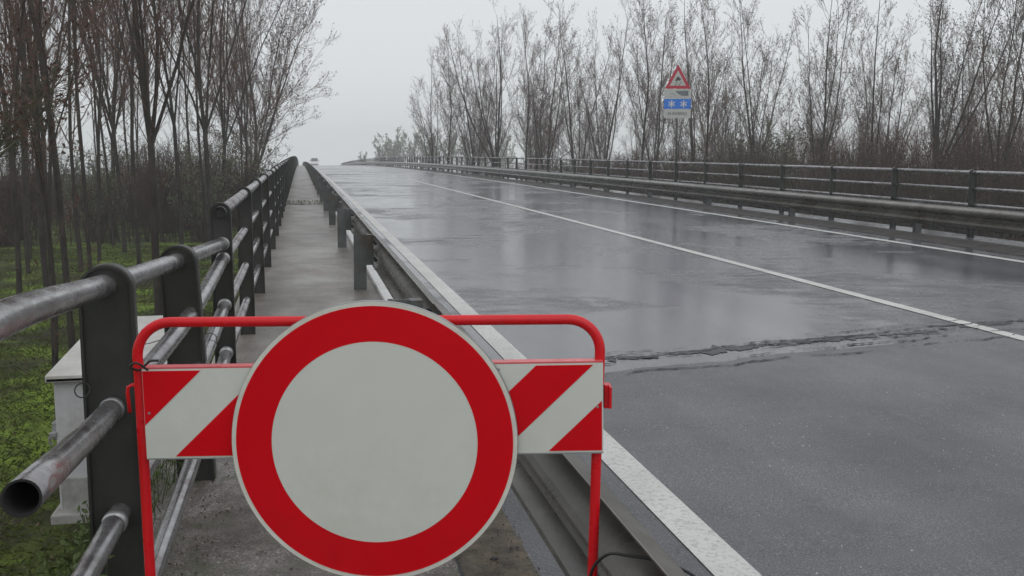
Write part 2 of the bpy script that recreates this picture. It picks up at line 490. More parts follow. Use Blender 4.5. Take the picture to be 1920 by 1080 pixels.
crack(1.0, 9.9, -0.12, 0.07, 0.012, 31.7, M['crack'], gaps=0.2)
crack(2.6, 9.9, 0.05, 0.10, 0.016, 41.7, M['crack'], gaps=0.3)
# the dark expansion joint across walkway and road further on
crack(-0.45, 0.45, 0, 0.06, 0.10, 3.3, M['crack'], 'walkway_joint', base=lambda x: 23.7)
crack(-0.5, 0.6, 0, 0.04, 0.06, 5.3, M['crack'], 'walkway_joint', base=lambda x: 55.5)
crack(1.4, 4.7, 0, 0.3, 0.16, 5.9, M['patch'], 'crumbled_joint', base=lambda x: 55.5, lift=0.0035)
# long crack between near walkway and dirt strip
vs, fs = [], []
for i in range(160):
    d = 1.2 + i * 0.024
    xx = 0.44 + 0.02 * mnoise.noise(Vector((d * 2, 3, 1))) + 0.012 * mnoise.noise(Vector((d * 9, 3, 1)))
    w = 0.005 + 0.004 * mnoise.noise(Vector((d * 6, 8, 1)))
    vs += [(xx - w, d, deck(d) + 0.006), (xx + w, d, deck(d) + 0.006)]
for i in range(159): fs.append((2 * i, 2 * i + 1, 2 * i + 3, 2 * i + 2))
me = bpy.data.meshes.new('walkway_crack'); me.from_pydata(vs, [], fs); tag(mesh_obj('walkway_crack', me, M['crack']), kind='structure')

# ------------------------------------------------------------------ guardrails (W-beam)
PROF = [(0.0, 0.310), (0.006, 0.298), (0.062, 0.272), (0.078, 0.258), (0.083, 0.236), (0.076, 0.212), (0.018, 0.178), (0.004, 0.163),
        (0.004, 0.147), (0.018, 0.132), (0.076, 0.098), (0.083, 0.074), (0.078, 0.052), (0.062, 0.038), (0.006, 0.012), (0.0, 0.0)]
def beam_mesh(L_, sgn):
    th = 0.004
    bm = bmesh.new()
    pf = [(x * sgn, z) for x, z in PROF]
    bk = [(x * sgn - sgn * th, z) for x, z in PROF]
    loop = pf + bk[::-1]
    rings = []
    for y in (-0.16, L_ + 0.16):
        k = sgn * (0.0 if y < 0 else 0.0055)                     # laps over the next length
        rings.append([bm.verts.new((x + k, y, z)) for x, z in loop])
    n = len(loop)
    for i in range(n): bm.faces.new((rings[0][i], rings[0][(i + 1) % n], rings[1][(i + 1) % n], rings[1][i]))
    m = len(PROF)
    for rg in rings:
        for i in range(m - 1): bm.faces.new((rg[i], rg[i + 1], rg[n - 2 - i], rg[n - 1 - i]))
    bmesh.ops.recalc_face_normals(bm, faces=bm.faces[:])
    me = bpy.data.meshes.new('beam'); bm.to_mesh(me); bm.free(); me.materials.append(M['beam'])
    return me
def make_guardrail(label, x_post, sgn, d0, n):
    root = thing('guardrail', label, 'guardrail', put(x_post, d0))
    base = root.location.copy()
    bmesh_ = beam_mesh(4.0, sgn)
    def mk(name, fn, mat, bev=0.0):
        bm = bmesh.new(); fn(bm)
        if bev: bmesh.ops.bevel(bm, geom=bm.edges[:], offset=bev, segments=1, affect='EDGES')
        bmesh.ops.recalc_face_normals(bm, faces=bm.faces[:])
        me = bpy.data.meshes.new(name); bm.to_mesh(me); bm.free(); me.materials.append(mat); return me
    def post_fn(bm):                                              # sigma/channel post, open side to the rear
        w, dp, h, t = 0.112, 0.07, 0.525, 0.007
        box(bm, (0, -dp / 2 + t / 2, h / 2 - 0.02), (w, t, h))
        for s in (-1, 1):
            box(bm, (s * (w / 2 - t / 2), 0.0005, h / 2 - 0.021), (t, dp - 2 * t, h - 0.002))
            box(bm, (s * (w / 2 - 0.014), dp / 2 - t / 2, h / 2 - 0.022), (0.028, t, h - 0.004))
    def block_fn(bm):
        t = 0.006
        x = sgn * (0.055 + 0.034)
        box(bm, (x, -0.045, 0.36), (0.066, t, 0.27)); box(bm, (x, 0.045, 0.36), (0.066, t, 0.27))
        box(bm, (x + sgn * 0.030, 0, 0.36), (t, 0.084, 0.268)); box(bm, (x - sgn * 0.030, 0, 0.36), (t, 0.084, 0.268))
        box(bm, (x, 0, 0.4975), (0.066, 0.096, 0.005))
    def bolt_fn(bm):
        for y in (-0.10, -0.06, 0.085, 0.125):
            for z in (0.27, 0.42):
                bmesh.ops.create_cone(bm, segments=6, radius1=0.014, radius2=0.011, depth=0.022, cap_ends=True,
                                      matrix=Matrix.Translation((sgn * (0.125 + 0.012), y, z)) @ Matrix.Rotation(R(90), 4, 'Y'))
    def plate_fn(bm):
        box(bm, (0, 0, 0.006), (0.19, 0.16, 0.012))
    post, block, bolts, plate = mk('post', post_fn, M['gpost'], 0.002), mk('spacer_block', block_fn, M['gpost'], 0.0015), mk('bolt', bolt_fn, M['bolt']), mk('foot_plate', plate_fn, M['gpost'])
    r2 = random.Random(int(x_post * 10))
    for i in range(n):
        D = d0 + 4 * i
        p = put(x_post, D) - base
        dx = Vector((-0.034 if (sgn > 0 and i == 1) else 0, 0, 0))
        for nm, me_ in (('post', post), ('spacer_block', block)) + ((('bolt', bolts),) if i < 12 else ()):
            o = bpy.data.objects.new(nm, me_); C.objects.link(o); o.parent = root; o.location = p + (dx if nm != 'bolt' else Vector())
            if nm == 'bolt': o['kind'] = 'stuff'
            o.rotation_euler = (r2.uniform(-.006, .006), r2.uniform(-.008, .008), 0) if nm == 'post' else (0, 0, 0)
        q = put(x_post, D + 4) - base
        o = bpy.data.objects.new('beam', bmesh_); C.objects.link(o); o.parent = root
        o.location = p + Vector((sgn * 0.128, 0, 0.19)); o.rotation_euler = (math.atan2(q.z - p.z, 4), 0, 0)
    return root
make_guardrail('low steel W-beam guardrail along the left edge of the road beside the walkway', 0.51, 1, 1.05, 62)
make_guardrail('long steel W-beam guardrail along the far right edge of the wet road', 9.27, -1, 1.59, 62)

# ------------------------------------------------------------------ railings
def arch_outline(w, h, r=None, n=14):
    r = r or w / 2
    o = [(-w / 2, 0), (w / 2, 0)]
    return o + [(r * math.cos(math.pi * k / n), h - r + r * math.sin(math.pi * k / n)) for k in range(n + 1)]
def post_parts_mesh(w, h, dp, n=14):
    """bent strap that arches over the rail, with a web plate set back inside it"""
    t = 0.007
    bm = bmesh.new()
    outer = [(w / 2, 0)] + [(w / 2 * math.cos(math.pi * k / n), h - w / 2 + w / 2 * math.sin(math.pi * k / n)) for k in range(n + 1)] + [(-w / 2, 0)]
    r = w / 2 - t
    inner = [(r, 0)] + [(r * math.cos(math.pi * k / n), h - w / 2 + r * math.sin(math.pi * k / n)) for k in range(n + 1)] + [(-r, 0)]
    lay = []
    for y in (-dp / 2, dp / 2):
        lay.append(([bm.verts.new((x, y, z)) for x, z in outer], [bm.verts.new((x, y, z)) for x, z in inner]))
    m = len(outer)
    for i in range(m - 1):
        (oa, ia), (ob, ib) = lay
        bm.faces.new((oa[i], oa[i + 1], ob[i + 1], ob[i])).smooth = True
        bm.faces.new((ia[i], ib[i], ib[i + 1], ia[i + 1])).smooth = True
        bm.faces.new((oa[i], ia[i], ia[i + 1], oa[i + 1])); bm.faces.new((ob[i], ob[i + 1], ib[i + 1], ib[i]))
    w2 = 2 * r - 0.001
    prism(bm, arch_outline(w2, h - t - 0.0005, w2 / 2, n), -dp / 2 + 0.014, -dp / 2 + 0.022)
    bmesh.ops.recalc_face_normals(bm, faces=bm.faces[:])
    me = bpy.data.meshes.new('post'); bm.to_mesh(me); bm.free(); me.materials.append(M['post'])
    return me
def pipe_obj(name, pts, r, parent, hollow=False, seg=16, mat=None):
    bm = bmesh.new()
    tube(bm, pts, r, seg, r_in=(r - 0.004) if hollow else None)
    bmesh.ops.recalc_face_normals(bm, faces=bm.faces[:])
    me = bpy.data.meshes.new(name); bm.to_mesh(me); bm.free(); me.materials.append(mat or M['pipe'])
    if hollow:                                                   # the bore is dark
        me.materials.append(M['pipe_in'])
        P = [Vector(p) for p in pts]
        for f in me.polygons:
            c = f.center
            dmin = min((c - (a + (b - a) * max(0, min(1, (c - a).dot(b - a) / (b - a).length_squared)))).length for a, b in zip(P[:-1], P[1:]))
            if dmin < r - 0.0012: f.material_index = 1
    return mesh_obj(name, me, None, parent)
def make_railing(label, x, d0, n, w, side):
    root = thing('railing', label, 'railing', put(x, d0))
    b = root.location.copy()
    pm = post_parts_mesh(w, 1.01, 0.06)
    r2 = random.Random(int(x * 100))
    for i in range(n):
        o = bpy.data.objects.new('post', pm); C.objects.link(o); o.parent = root
        o.location = put(x, d0 + 2 * i) - b
        o.rotation_euler = (r2.uniform(-.006, .006), r2.uniform(-.008, .008), r2.uniform(-.02, .02))
    hts = (0.962, 0.72, 0.48, 0.24)
    end = d0 + 2 * (n - 1)
    for k, h in enumerate(hts):
        # the rails come in 6 m lengths
        ds = [d0 - 0.045] + [d0 + 6.4 + 6 * j for j in range(int((end - d0 - 6.4) // 6))] + [end]
        for a, c in zip(ds[:-1], ds[1:]):
            jz = r2.uniform(-.004, .004)
            if k == 0:
                pts = [put(x, a, h) - b, put(x, c + 0.01, h) - b]
            else:
                pts = [put(x, a + 0.02, h) - b, put(x, c + 0.02, h) - b]
            seg = 16 if a < 30 else 8
            pipe_obj('rail', pts, 0.030 if k == 0 else 0.024, root, hollow=(a < d0), seg=seg)
        if k == 0:
            for i in range(n):
                if i > 12: break
                bm = bmesh.new(); tube(bm, [put(x, d0 + 2 * i - 0.05 + 0.02, h) - b, put(x, d0 + 2 * i + 0.05, h) - b], 0.0325, 16)
                if i: bm_obj('sleeve', bm, M['pipe'], root, smooth=True)
                else: bm.free()
    return root
make_railing('tall steel pipe railing running up the bridge along the left side of the walkway', -0.38, 4.963, 118, 0.098, 1)
make_railing('steel pipe railing behind the guardrail on the far right side of the road', 9.807, 3.06, 122, 0.085, -1)

# approach railing: two wide posts and four bending pipes, the lower ones open ended
rt = thing('railing', 'bent nearest pipe railing with two wide round-topped posts and an open pipe end', 'railing', (-0.5, 2.7, -0.25))
rb = rt.location.copy()
def world_child(o): 
    o.location = o.location - rb; return o
pw = post_parts_mesh(0.133, 1.245, 0.085, 20)
o = bpy.data.objects.new('post', pw); C.objects.link(o); o.parent = rt; o.location = Vector((-0.505, 2.75, 1.020 - 1.245)) - rb; o.rotation_euler = (0, 0, R(3))
pw2 = post_parts_mesh(0.133, 0.98, 0.085, 20)
o = bpy.data.objects.new('post', pw2); C.objects.link(o); o.parent = rt; o.location = Vector((-0.415, 3.885, 0.985 - 0.98)) - rb; o.rotation_euler = (0, R(-2.6), R(-2))
def rel(pts): return [Vector(p) - rb for p in pts]
pipe_obj('top_rail', rel(smooth_path([(-0.36, 0.7, 1.07), (-0.467, 1.666, 1.033), (-0.506, 2.748, 0.964), (-0.458, 3.865, 0.926), (-0.372, 4.93, 0.912)], 5)), 0.0300, rt, seg=24)
pipe_obj('rail', rel(smooth_path([(-0.427, 1.575, 0.771), (-0.500, 2.704, 0.640), (-0.418, 3.85, 0.722), (-0.372, 4.94, 0.845)], 5)), 0.0295, rt, True, 24)
pipe_obj('rail', rel(smooth_path([(-0.500, 1.75, 0.36), (-0.500, 2.669, 0.345), (-0.400, 3.8, 0.505), (-0.372, 4.94, 0.618)], 5)), 0.0285, rt, True, 24)
pipe_obj('rail', rel(smooth_path([(-0.445, 2.0, 0.09), (-0.435, 2.80, 0.135), (-0.412, 3.8, 0.21), (-0.372, 4.94, 0.385)], 5)), 0.0285, rt, True, 24)
for c, ax in (((-0.500, 2.704, 0.640), (0.03, 1, -0.11)), ((-0.500, 2.669, 0.345), (0, 1, 0)), ((-0.372, 4.9, 0.842), (0, 1, 0)), ((-0.372, 4.9, 0.616), (0, 1, 0)), ((-0.372, 4.9, 0.382), (0, 1, 0)),
              ((-0.372, 4.9, 0.912), (0, 1, 0))):
    a = Vector(c) - rb; v = Vector(ax).normalized()
    bm = bmesh.new(); tube(bm, [a - v * 0.022, a - v * 0.006, a + v * 0.01], 0, 24, radii=[0.0300, 0.0325, 0.0325])
    bm_obj('weld_collar', bm, M['weld'], rt, smooth=True)
# twisted wires left on the rails
def wire(name, label, ctrl, r=0.0018, cat='wire', mat=None, group=None):
    base = Vector(ctrl[0])
    bm = bmesh.new(); tube(bm, [p - base for p in smooth_path(ctrl, 8)], r, 6)
    o = bm_obj(name, bm, mat or M['black'], smooth=True); o.location = base
    return tag(o, label, cat, group)
def ring_pts(c, r, tilt=0.3, n=9, squash=1.0):
    return [(c[0] + r * math.cos(a), c[1] + tilt * r * math.sin(a * 1.0 + 0.6), c[2] + squash * r * math.sin(a)) for a in [2 * math.pi * 1.08 * k / n for k in range(n + 1)]]
wire('wire_loop', 'black wire loop hanging at the left edge of the nearest wide post', ring_pts((-0.565, 2.68, 0.70), 0.018))
wire('tie_wire', 'thin dark tie wire wrapped round the rail behind the barrier', ring_pts((-0.385, 4.2, 0.562), 0.0315))
wire('tie_wire', 'knotted dark wire tied round the upper left corner of the red barrier frame', [(-0.322, 2.145, 0.850), (-0.342, 2.135, 0.868), (-0.358, 2.150, 0.858), (-0.345, 2.175, 0.845), (-0.325, 2.150, 0.862), (-0.312, 2.120, 0.874), (-0.295, 2.10, 0.878)], 0.0026)
wire('cable', 'black cable arching over the guardrail at the foot of the barrier', [(0.585, 1.93, 0.30), (0.575, 1.91, 0.42), (0.60, 1.88, 0.475), (0.64, 1.86, 0.478), (0.70, 1.82, 0.475), (0.76, 1.78, 0.45), (0.80, 1.74, 0.38)], 0.0035, 'cable')
wire('iron_wire', 'thin stray wire lying on the lid of the white cabinet', [(-1.45, 8.6, -0.20), (-1.30, 8.7, -0.20), (-1.2, 8.9, -0.20), (-1.12, 9.0, -0.22)], 0.004)

# ------------------------------------------------------------------ the barrier
bt = thing('road_barrier', 'red tube barrier frame with red and white striped board across the walkway', 'barrier', (0.143, 2.0614, deck(2.06)), -R(12.009))
Z0 = 0.6948 - deck(2.06)                                            # height of the sign centre in the barrier's frame
def bz(p): return (p[0], p[1], p[2] + Z0)
def arc(cx, cz, r, a0, a1, n=8): return [(cx + r * math.cos(R(a0 + (a1 - a0) * k / n)), 0.022, cz + r * math.sin(R(a0 + (a1 - a0) * k / n))) for k in range(n + 1)]
fr = [(-0.495, 0.022, -Z0 + 0.02), (-0.5010, 0.022, -0.29), (-0.5055, 0.022, 0.15)] + arc(-0.433, 0.177, 0.074, 180, 92) + arc(0.408, 0.189, 0.068, 90, 0) + [(0.474, 0.022, 0.10), (0.465, 0.022, -0.29), (0.458, 0.022, -Z0 + 0.02)]
bm = bmesh.new(); tube(bm, [bz(p) for p in fr], 0.0110, 20)
bm_obj('frame', bm, M['red_pipe'], bt, smooth=True)
for s, xx in ((-1, -0.495), (1, 0.458)):                             # feet bars on the ground
    bm = bmesh.new(); tube(bm, [(xx, -0.16, 0.03), (xx, -0.14, 0.012), (xx, 0.18, 0.012), (xx, 0.2, 0.03)], 0.012, 12)
    bm_obj('foot', bm, M['red_pipe'], bt, smooth=True)
ti = R(0.85)
def brd(u, w):   # board coordinates (tilted a little) -> barrier frame
    return (u * math.cos(ti) - w * math.sin(ti), w * math.cos(ti) + u * math.sin(ti) + 0.067)
x0, x1, z0, z1 = -0.489, 0.482, -0.0985, 0.0945
bm = bmesh.new()
corner = [brd(x0, z0), brd(x1, z0), brd(x1, z1), brd(x0, z1)]
prism(bm, [(x, z + Z0) for x, z in corner], -0.002, 0.0015)
brd_o = bm_obj('board', bm, M['white_film'], bt)
bm = bmesh.new()                                                     # folded top flange, a paler pinkish red than the stripes
prism(bm, [(x, z + Z0) for x, z in (brd(x0, z1 + 0.0003), brd(x1, z1 + 0.0003), brd(x1, z1 + 0.0035), brd(x0, z1 + 0.0035))], -0.002, 0.030)
bm_obj('top_flange', bm, plain('pinkish_red', (0.62, 0.10, 0.11), 0.35, 0, 0.2, 12), bt)
bm = bmesh.new()
prism(bm, [(x, z + Z0) for x, z in (brd(x0, z0 - 0.0028), brd(x1, z0 - 0.0028), brd(x1, z0 - 0.0003), brd(x0, z0 - 0.0003))], -0.002, 0.028)
bm_obj('bottom_flange', bm, M['alu'], bt)
# stripes: sheets of red film cut at a slant
def stripe(a_bot, a_top, b_bot, b_top):
    H = z1 - z0 - 0.008
    zb, zt = z0 + 0.004, z1 - 0.004
    lo, hi = x0 + 0.001, x1 - 0.003
    pts = []
    poly = [(a_bot, zb), (b_bot, zb), (b_top, zt), (a_top, zt)]
    def clip(P, f, lim, sign):
        o = []
        for i in range(len(P)):
            p, q = P[i], P[(i + 1) % len(P)]
            pi, qi = sign * (p[0] - lim) >= 0, sign * (q[0] - lim) >= 0
            if pi: o.append(p)
            if pi != qi:
                t = (lim - p[0]) / (q[0] - p[0]); o.append((lim, p[1] + t * (q[1] - p[1])))
        return o
    poly = clip(poly, 0, lo, 1); poly = clip(poly, 0, hi, -1)
    if len(poly) < 3: return
    bm = bmesh.new(); prism(bm, [(lambda q: (q[0], q[1] + Z0))(brd(u, w)) for u, w in poly], -0.0032, -0.0022)
    bm_obj('stripe', bm, M['red_film'], brd_o)
run = 0.195                                                          # horizontal run of the slant over the board height
for s in (-0.715, -0.427, -0.119, 0.146, 0.366):
    wd = 0.158 if s < 0.3 else 0.2
    if s == 0.146: wd = 0.120
    if s == -0.715: wd = 0.155
    if s == -0.427: wd = 0.165
    stripe(s, s + run, s + wd, s + wd + run)
bm = bmesh.new()                                                     # left hook and right hinge plate
tube(bm, [bz(p) for p in [(-0.505, 0.02, 0.113), (-0.520, 0.02, 0.116), (-0.529, 0.02, 0.111), (-0.531, 0.02, 0.100), (-0.528, 0.02, 0.056)]], 0.0040, 10)
bm_obj('hook', bm, M['red_pipe'], bt, smooth=True)
bm = bmesh.new()
box(bm, bz((0.4900, 0.022, 0.093)), (0.011, 0.030, 0.050)); box(bm, bz((0.497, 0.018, 0.093)), (0.0055, 0.045, 0.046))
bm_obj('hinge_plate', bm, M['red_pipe'], bt, bevel=0.001)
bm = bmesh.new()
for (u_, w_) in ((-0.258, 0.083), (-0.258, -0.086), (0.262, 0.083), (0.262, -0.086), (-0.478, 0.0), (0.470, 0.0)):
    q_ = brd(u_, w_)
    bmesh.ops.create_cone(bm, segments=12, radius1=0.0032, radius2=0.0024, depth=0.002, cap_ends=True, matrix=Matrix.Translation((q_[0], -0.0036, q_[1] + Z0)) @ Matrix.Rotation(R(90), 4, 'X'))
o = bm_obj('rivet', bm, M['alu'], brd_o); o['kind'] = 'stuff'
bm = bmesh.new(); box(bm, bz((0.476, 0.010, 0.095)), (0.004, 0.02, 0.04)); bm_obj('clip', bm, M['rust'], bt)

st = thing('round_sign', 'round no-vehicles sign, white disc with broad red ring, on the barrier', 'sign', (0.143, 2.0614, 0.6948), -R(12.009))
N = 128
def disc(bm, r, y0, y1, r_in=0.0, cx=0, cz=0):
    def ring(rr, y): return [bm.verts.new((cx + rr * math.cos(2 * math.pi * k / N), y, cz + rr * math.sin(2 * math.pi * k / N))) for k in range(N)]
    a, b = ring(r, y0), ring(r, y1)
    for k in range(N): bm.faces.new((a[k], b[k], b[(k + 1) % N], a[(k + 1) % N])).smooth = True
    if r_in > 0:
        c, d = ring(r_in, y0), ring(r_in, y1)
        for k in range(N):
            bm.faces.new((c[k], c[(k + 1) % N], d[(k + 1) % N], d[k])); bm.faces.new((a[k], a[(k + 1) % N], c[(k + 1) % N], c[k])); bm.faces.new((b[k], d[k], d[(k + 1) % N], b[(k + 1) % N]))
    else:
        bm.faces.new(a); bm.faces.new(b[::-1])
bm = bmesh.new(); disc(bm, 0.3005, -0.020, -0.017); dsc = bm_obj('disc', bm, M['rim'], st)
bm = bmesh.new(); disc(bm, 0.3018, -0.0165, -0.0045, 0.296); bm_obj('folded_rim', bm, M['alu'], st)
bm = bmesh.new(); disc(bm, 0.2915, -0.0210, -0.0202, 0.2168); bm_obj('red_ring', bm, M['red_film'], dsc)
bm = bmesh.new(); disc(bm, 0.2163, -0.0208, -0.0202); bm_obj('white_field', bm, M['white_film'], dsc)
bm = bmesh.new()
for zz in (-0.06, 0.12): box(bm, (0, -0.0108, zz + 0.03), (0.34, 0.012, 0.03))
bm_obj('mounting_rail', bm, M['alu'], st)

# ------------------------------------------------------------------ white cabinet on the grass
ct = thing('utility_cabinet', 'long white utility cabinet with overhanging sloped lid standing on the grass', 'cabinet', (-1.5, 7.95, -1.45))
def cb(name, c, s, mat, bev=0.008, rot=None):
    bm = bmesh.new(); box(bm, c, s, rot); return bm_obj(name, bm, mat, ct, bevel=bev)
cb('body', (0, 1.0, 0.61), (0.76, 2.0, 1.02), M['box_body'])
bm = bmesh.new()
prism(bm, [(-0.06, 1.115), (-0.06, 1.165), (2.12, 1.295), (2.12, 1.245)], -0.425, 0.425)
for v in bm.verts: v.co = Vector((v.co.y, v.co.x, v.co.z))
bm_obj('lid', bm, M['box_lid'], ct, bevel=0.006)
cb('lid_band', (0, -0.045, 1.128), (0.835, 0.03, 0.03), M['box_dirty'], 0.003)
cb('plinth', (0, 1.0, 0.20), (0.73, 2.03, 0.30), M['box_dirty'])
cb('footing', (0, 1.0, 0.03), (0.88, 2.14, 0.09), M['box_dirty'], 0.012)
bm = bmesh.new()
box(bm, (-0.395, 0.06, 0.72), (0.03, 0.10, 0.13)); box(bm, (-0.42, 0.03, 0.68), (0.035, 0.03, 0.05)); box(bm, (-0.40, -0.0, 0.70), (0.05, 0.045, 0.03))
tube(bm, [(-0.42, 0.03, 0.70), (-0.44, 0.03, 0.66), (-0.43, 0.03, 0.60), (-0.41, 0.03, 0.63)], 0.009, 8)
bm_obj('latch', bm, M['alu'], ct, bevel=0.003)

# ------------------------------------------------------------------ warning sign on the far railing
sg = thing('warning_sign', 'tall post with slippery-road triangle above snowflake panel by the far railing', 'road sign', put(10.02, 25.6), -R(12))
sz = put(10.02, 25.6).z
top, bot = 4.06 - sz, 2.66 - sz
bm = bmesh.new(); tube(bm, [(0, 0.03, -0.1), (0, 0.03, top - 0.1)], 0.030, 12); bm_obj('pole', bm, M['gpost'], sg, smooth=True)
bm = bmesh.new(); tube(bm, [(0, 0.03, 0.3), (0, 0.03, 0.92)], 0.052, 12); bm_obj('clamp', bm, M['gpost'], sg, smooth=True)
zt = top - 0.645
def tri(r_scale, y0, y1, cz=0.0):
    hw, hh = 0.35, 0.645
    cx, cy = 0, zt + hh / 3
    pts = []
    for (px, pz) in ((-hw, zt), (hw, zt), (0, zt + hh)):
        pts.append((cx + (px - cx) * r_scale, cy + (pz - cy) * r_scale))
    bm = bmesh.new(); prism(bm, pts, y0, y1); return bm
tpl = bm_obj('triangle_plate', tri(1.0, -0.004, 0.0), M['sign_red'], sg)
bm_obj('triangle_field', tri(0.63, -0.0065, -0.0045), M['sign_white'], tpl)
cy = zt + 0.155
bm = bmesh.new()                                                     # car seen from behind, sliding
def poly(pts, y0=-0.009, y1=-0.007): prism(bm, pts, y0, y1)
poly([(-0.075, cy + 0.050), (0.076, cy + 0.072), (0.080, cy + 0.120), (0.046, cy + 0.120), (0.028, cy + 0.165), (-0.034, cy + 0.155), (-0.044, cy + 0.105), (-0.064, cy + 0.095)])
poly([(-0.055, cy + 0.035), (-0.030, cy + 0.038), (-0.030, cy + 0.0545), (-0.055, cy + 0.0540)])
poly([(0.034, cy + 0.048), (0.060, cy + 0.052), (0.060, cy + 0.0740), (0.034, cy + 0.0695)])
bm_obj('car_symbol', bm, M['sign_black'], tpl)
bm = bmesh.new()
for ox, ph in ((-0.045, 0.0), (0.06, 0.5)):
    P = [(ox + 0.028 * math.sin(t * 5.5 + ph), cy + 0.03 - t * 0.105) for t in [k / 10 for k in range(11)]]
    for (a, b) in zip(P[:-1], P[1:]): poly([(a[0] - 0.010, a[1]), (b[0] - 0.010, b[1] + 0.0004), (b[0] + 0.010, b[1] + 0.0004), (a[0] + 0.010, a[1])])
bm_obj('skid_marks', bm, M['sign_black'], tpl)
zz = zt - 0.006
hs_ = [(0.262, 'sign_white', 'truck_panel'), (0.272, 'blue_film', 'snowflake_panel'), (0.245, 'sign_white', 'text_panel')]
pz = {}; pob = {}
for hh, mm, nm in hs_:
    bm = bmesh.new(); box(bm, (0, -0.002, zz - hh / 2), (0.725, 0.004, hh - 0.006)); pob[nm] = bm_obj(nm, bm, M[mm], sg); pz[nm] = zz - hh / 2; zz -= hh
bm = bmesh.new(); c = pz['truck_panel']
poly([(-0.08, c + 0.075), (0.29, c + 0.085), (0.29, c - 0.055), (0.12, c - 0.050), (0.02, c - 0.005)], -0.0075, -0.0045)
bm_obj('slope_symbol', bm, M['sign_slate'], pob['truck_panel'])
bm = bmesh.new()
poly([(-0.20, c + 0.02), (-0.10, c + 0.03), (-0.07, c - 0.02), (-0.02, c - 0.075), (-0.05, c - 0.08), (-0.10, c - 0.03), (-0.19, c - 0.01)], -0.0075, -0.0045)
poly([(-0.24, c - 0.075), (-0.13, c - 0.075), (-0.13, c - 0.062), (-0.24, c - 0.062)], -0.0075, -0.0045)
bm_obj('small_symbol', bm, M['alu'], pob['truck_panel'])
c = pz['snowflake_panel']
for sx in (-0.16, 0.165):
    bm = bmesh.new()
    for k in range(3):
        y = 0.0006 * k
        rot = Matrix.Rotation(R(60 * k), 4, 'Y')
        box(bm, (sx, -0.0060 - y, c), (0.020, 0.001, 0.20), rot)
        for s in (-1, 1):
            for q in (-1, 1):
                M2 = Matrix.Translation((sx, -0.0060 - y - 0.0002, c)) @ rot @ Matrix.Translation((q * 0.012, 0, s * 0.066)) @ Matrix.Rotation(R(q * s * 45), 4, 'Y') @ Matrix.Diagonal((0.010, 0.001, 0.032, 1))
                bmesh.ops.create_cube(bm, size=1.0, matrix=M2)
    bm_obj('snowflake', bm, M['rim'], pob['snowflake_panel'])
cu = bpy.data.curves.new('lettering', 'FONT'); cu.body = 'IN INVERNO'; cu.size = 0.115; cu.align_x = 'CENTER'; cu.align_y = 'CENTER'; cu.extrude = 0.0015
to = bpy.data.objects.new('lettering_tmp', cu); C.objects.link(to)
bpy.context.view_layer.update()
tm = bpy.data.meshes.new_from_object(to.evaluated_get(bpy.context.evaluated_depsgraph_get()))
bpy.data.objects.remove(to)
tm.materials.clear(); lo_ = mesh_obj('lettering', tm, M['sign_black'], pob['text_panel'])
lo_.location = (0, -0.006, pz['text_panel'] - 0.005); lo_.rotation_euler = (R(90), 0, 0); lo_.scale = (0.80, 1.05, 1)

# ------------------------------------------------------------------ far van at the crest
vt = thing('van', 'white delivery van far off at the crest of the road', 'van', put(3.35, 243))
bm = bmesh.new()
prism(bm, [(-2.6, 0.35), (2.6, 0.35), (2.6, 2.2), (2.4, 2.32), (-1.1, 2.32), (-1.75, 1.35), (-2.55, 1.1)], -0.95, 0.95)
for v in bm.verts: v.co = Vector((v.co.y * (1 - 0.06 * max(0, v.co.z - 1.2)), v.co.x, v.co.z))
bm_obj('body', bm, M['van'], vt, bevel=0.05)
bm = bmesh.new()
for s in [(-0.78, -1.74, 1.40), (0.78, -1.74, 1.40), (0.72, -1.22, 2.16), (-0.72, -1.22, 2.16)]: bm.verts.new((s[0], s[1] - 0.03, s[2]))
bm.faces.new(bm.verts[:]); r_ = bmesh.ops.extrude_face_region(bm, geom=bm.faces[:])
bmesh.ops.translate(bm, vec=(0, 0.05, -0.02), verts=[v for v in r_['geom'] if isinstance(v, bmesh.types.BMVert)])
bm_obj('windscreen', bm, M['glass'], vt)
for sx in (-1, 1):
    bm = bmesh.new(); box(bm, (sx * 0.74, -2.58, 0.92), (0.26, 0.05, 0.16)); bm_obj('headlight', bm, M['lampm'], vt)
    bm = bmesh.new(); box(bm, (sx * 1.05, -1.45, 1.55), (0.14, 0.1, 0.28)); bm_obj('mirror', bm, M['tyre'], vt)
    for yy in (-1.7, 1.6):
        bm = bmesh.new(); bmesh.ops.create_cone(bm, segments=16, radius1=0.34, radius2=0.34, depth=0.22, cap_ends=True, matrix=Matrix.Translation((sx * 0.84, yy, 0.34)) @ Matrix.Rotation(R(90), 4, 'Y')); bm_obj('wheel', bm, M['tyre'], vt)
bm = bmesh.new(); box(bm, (0, -2.62, 0.6), (1.5, 0.08, 0.2)); bm_obj('bumper', bm, M['tyre'], vt)

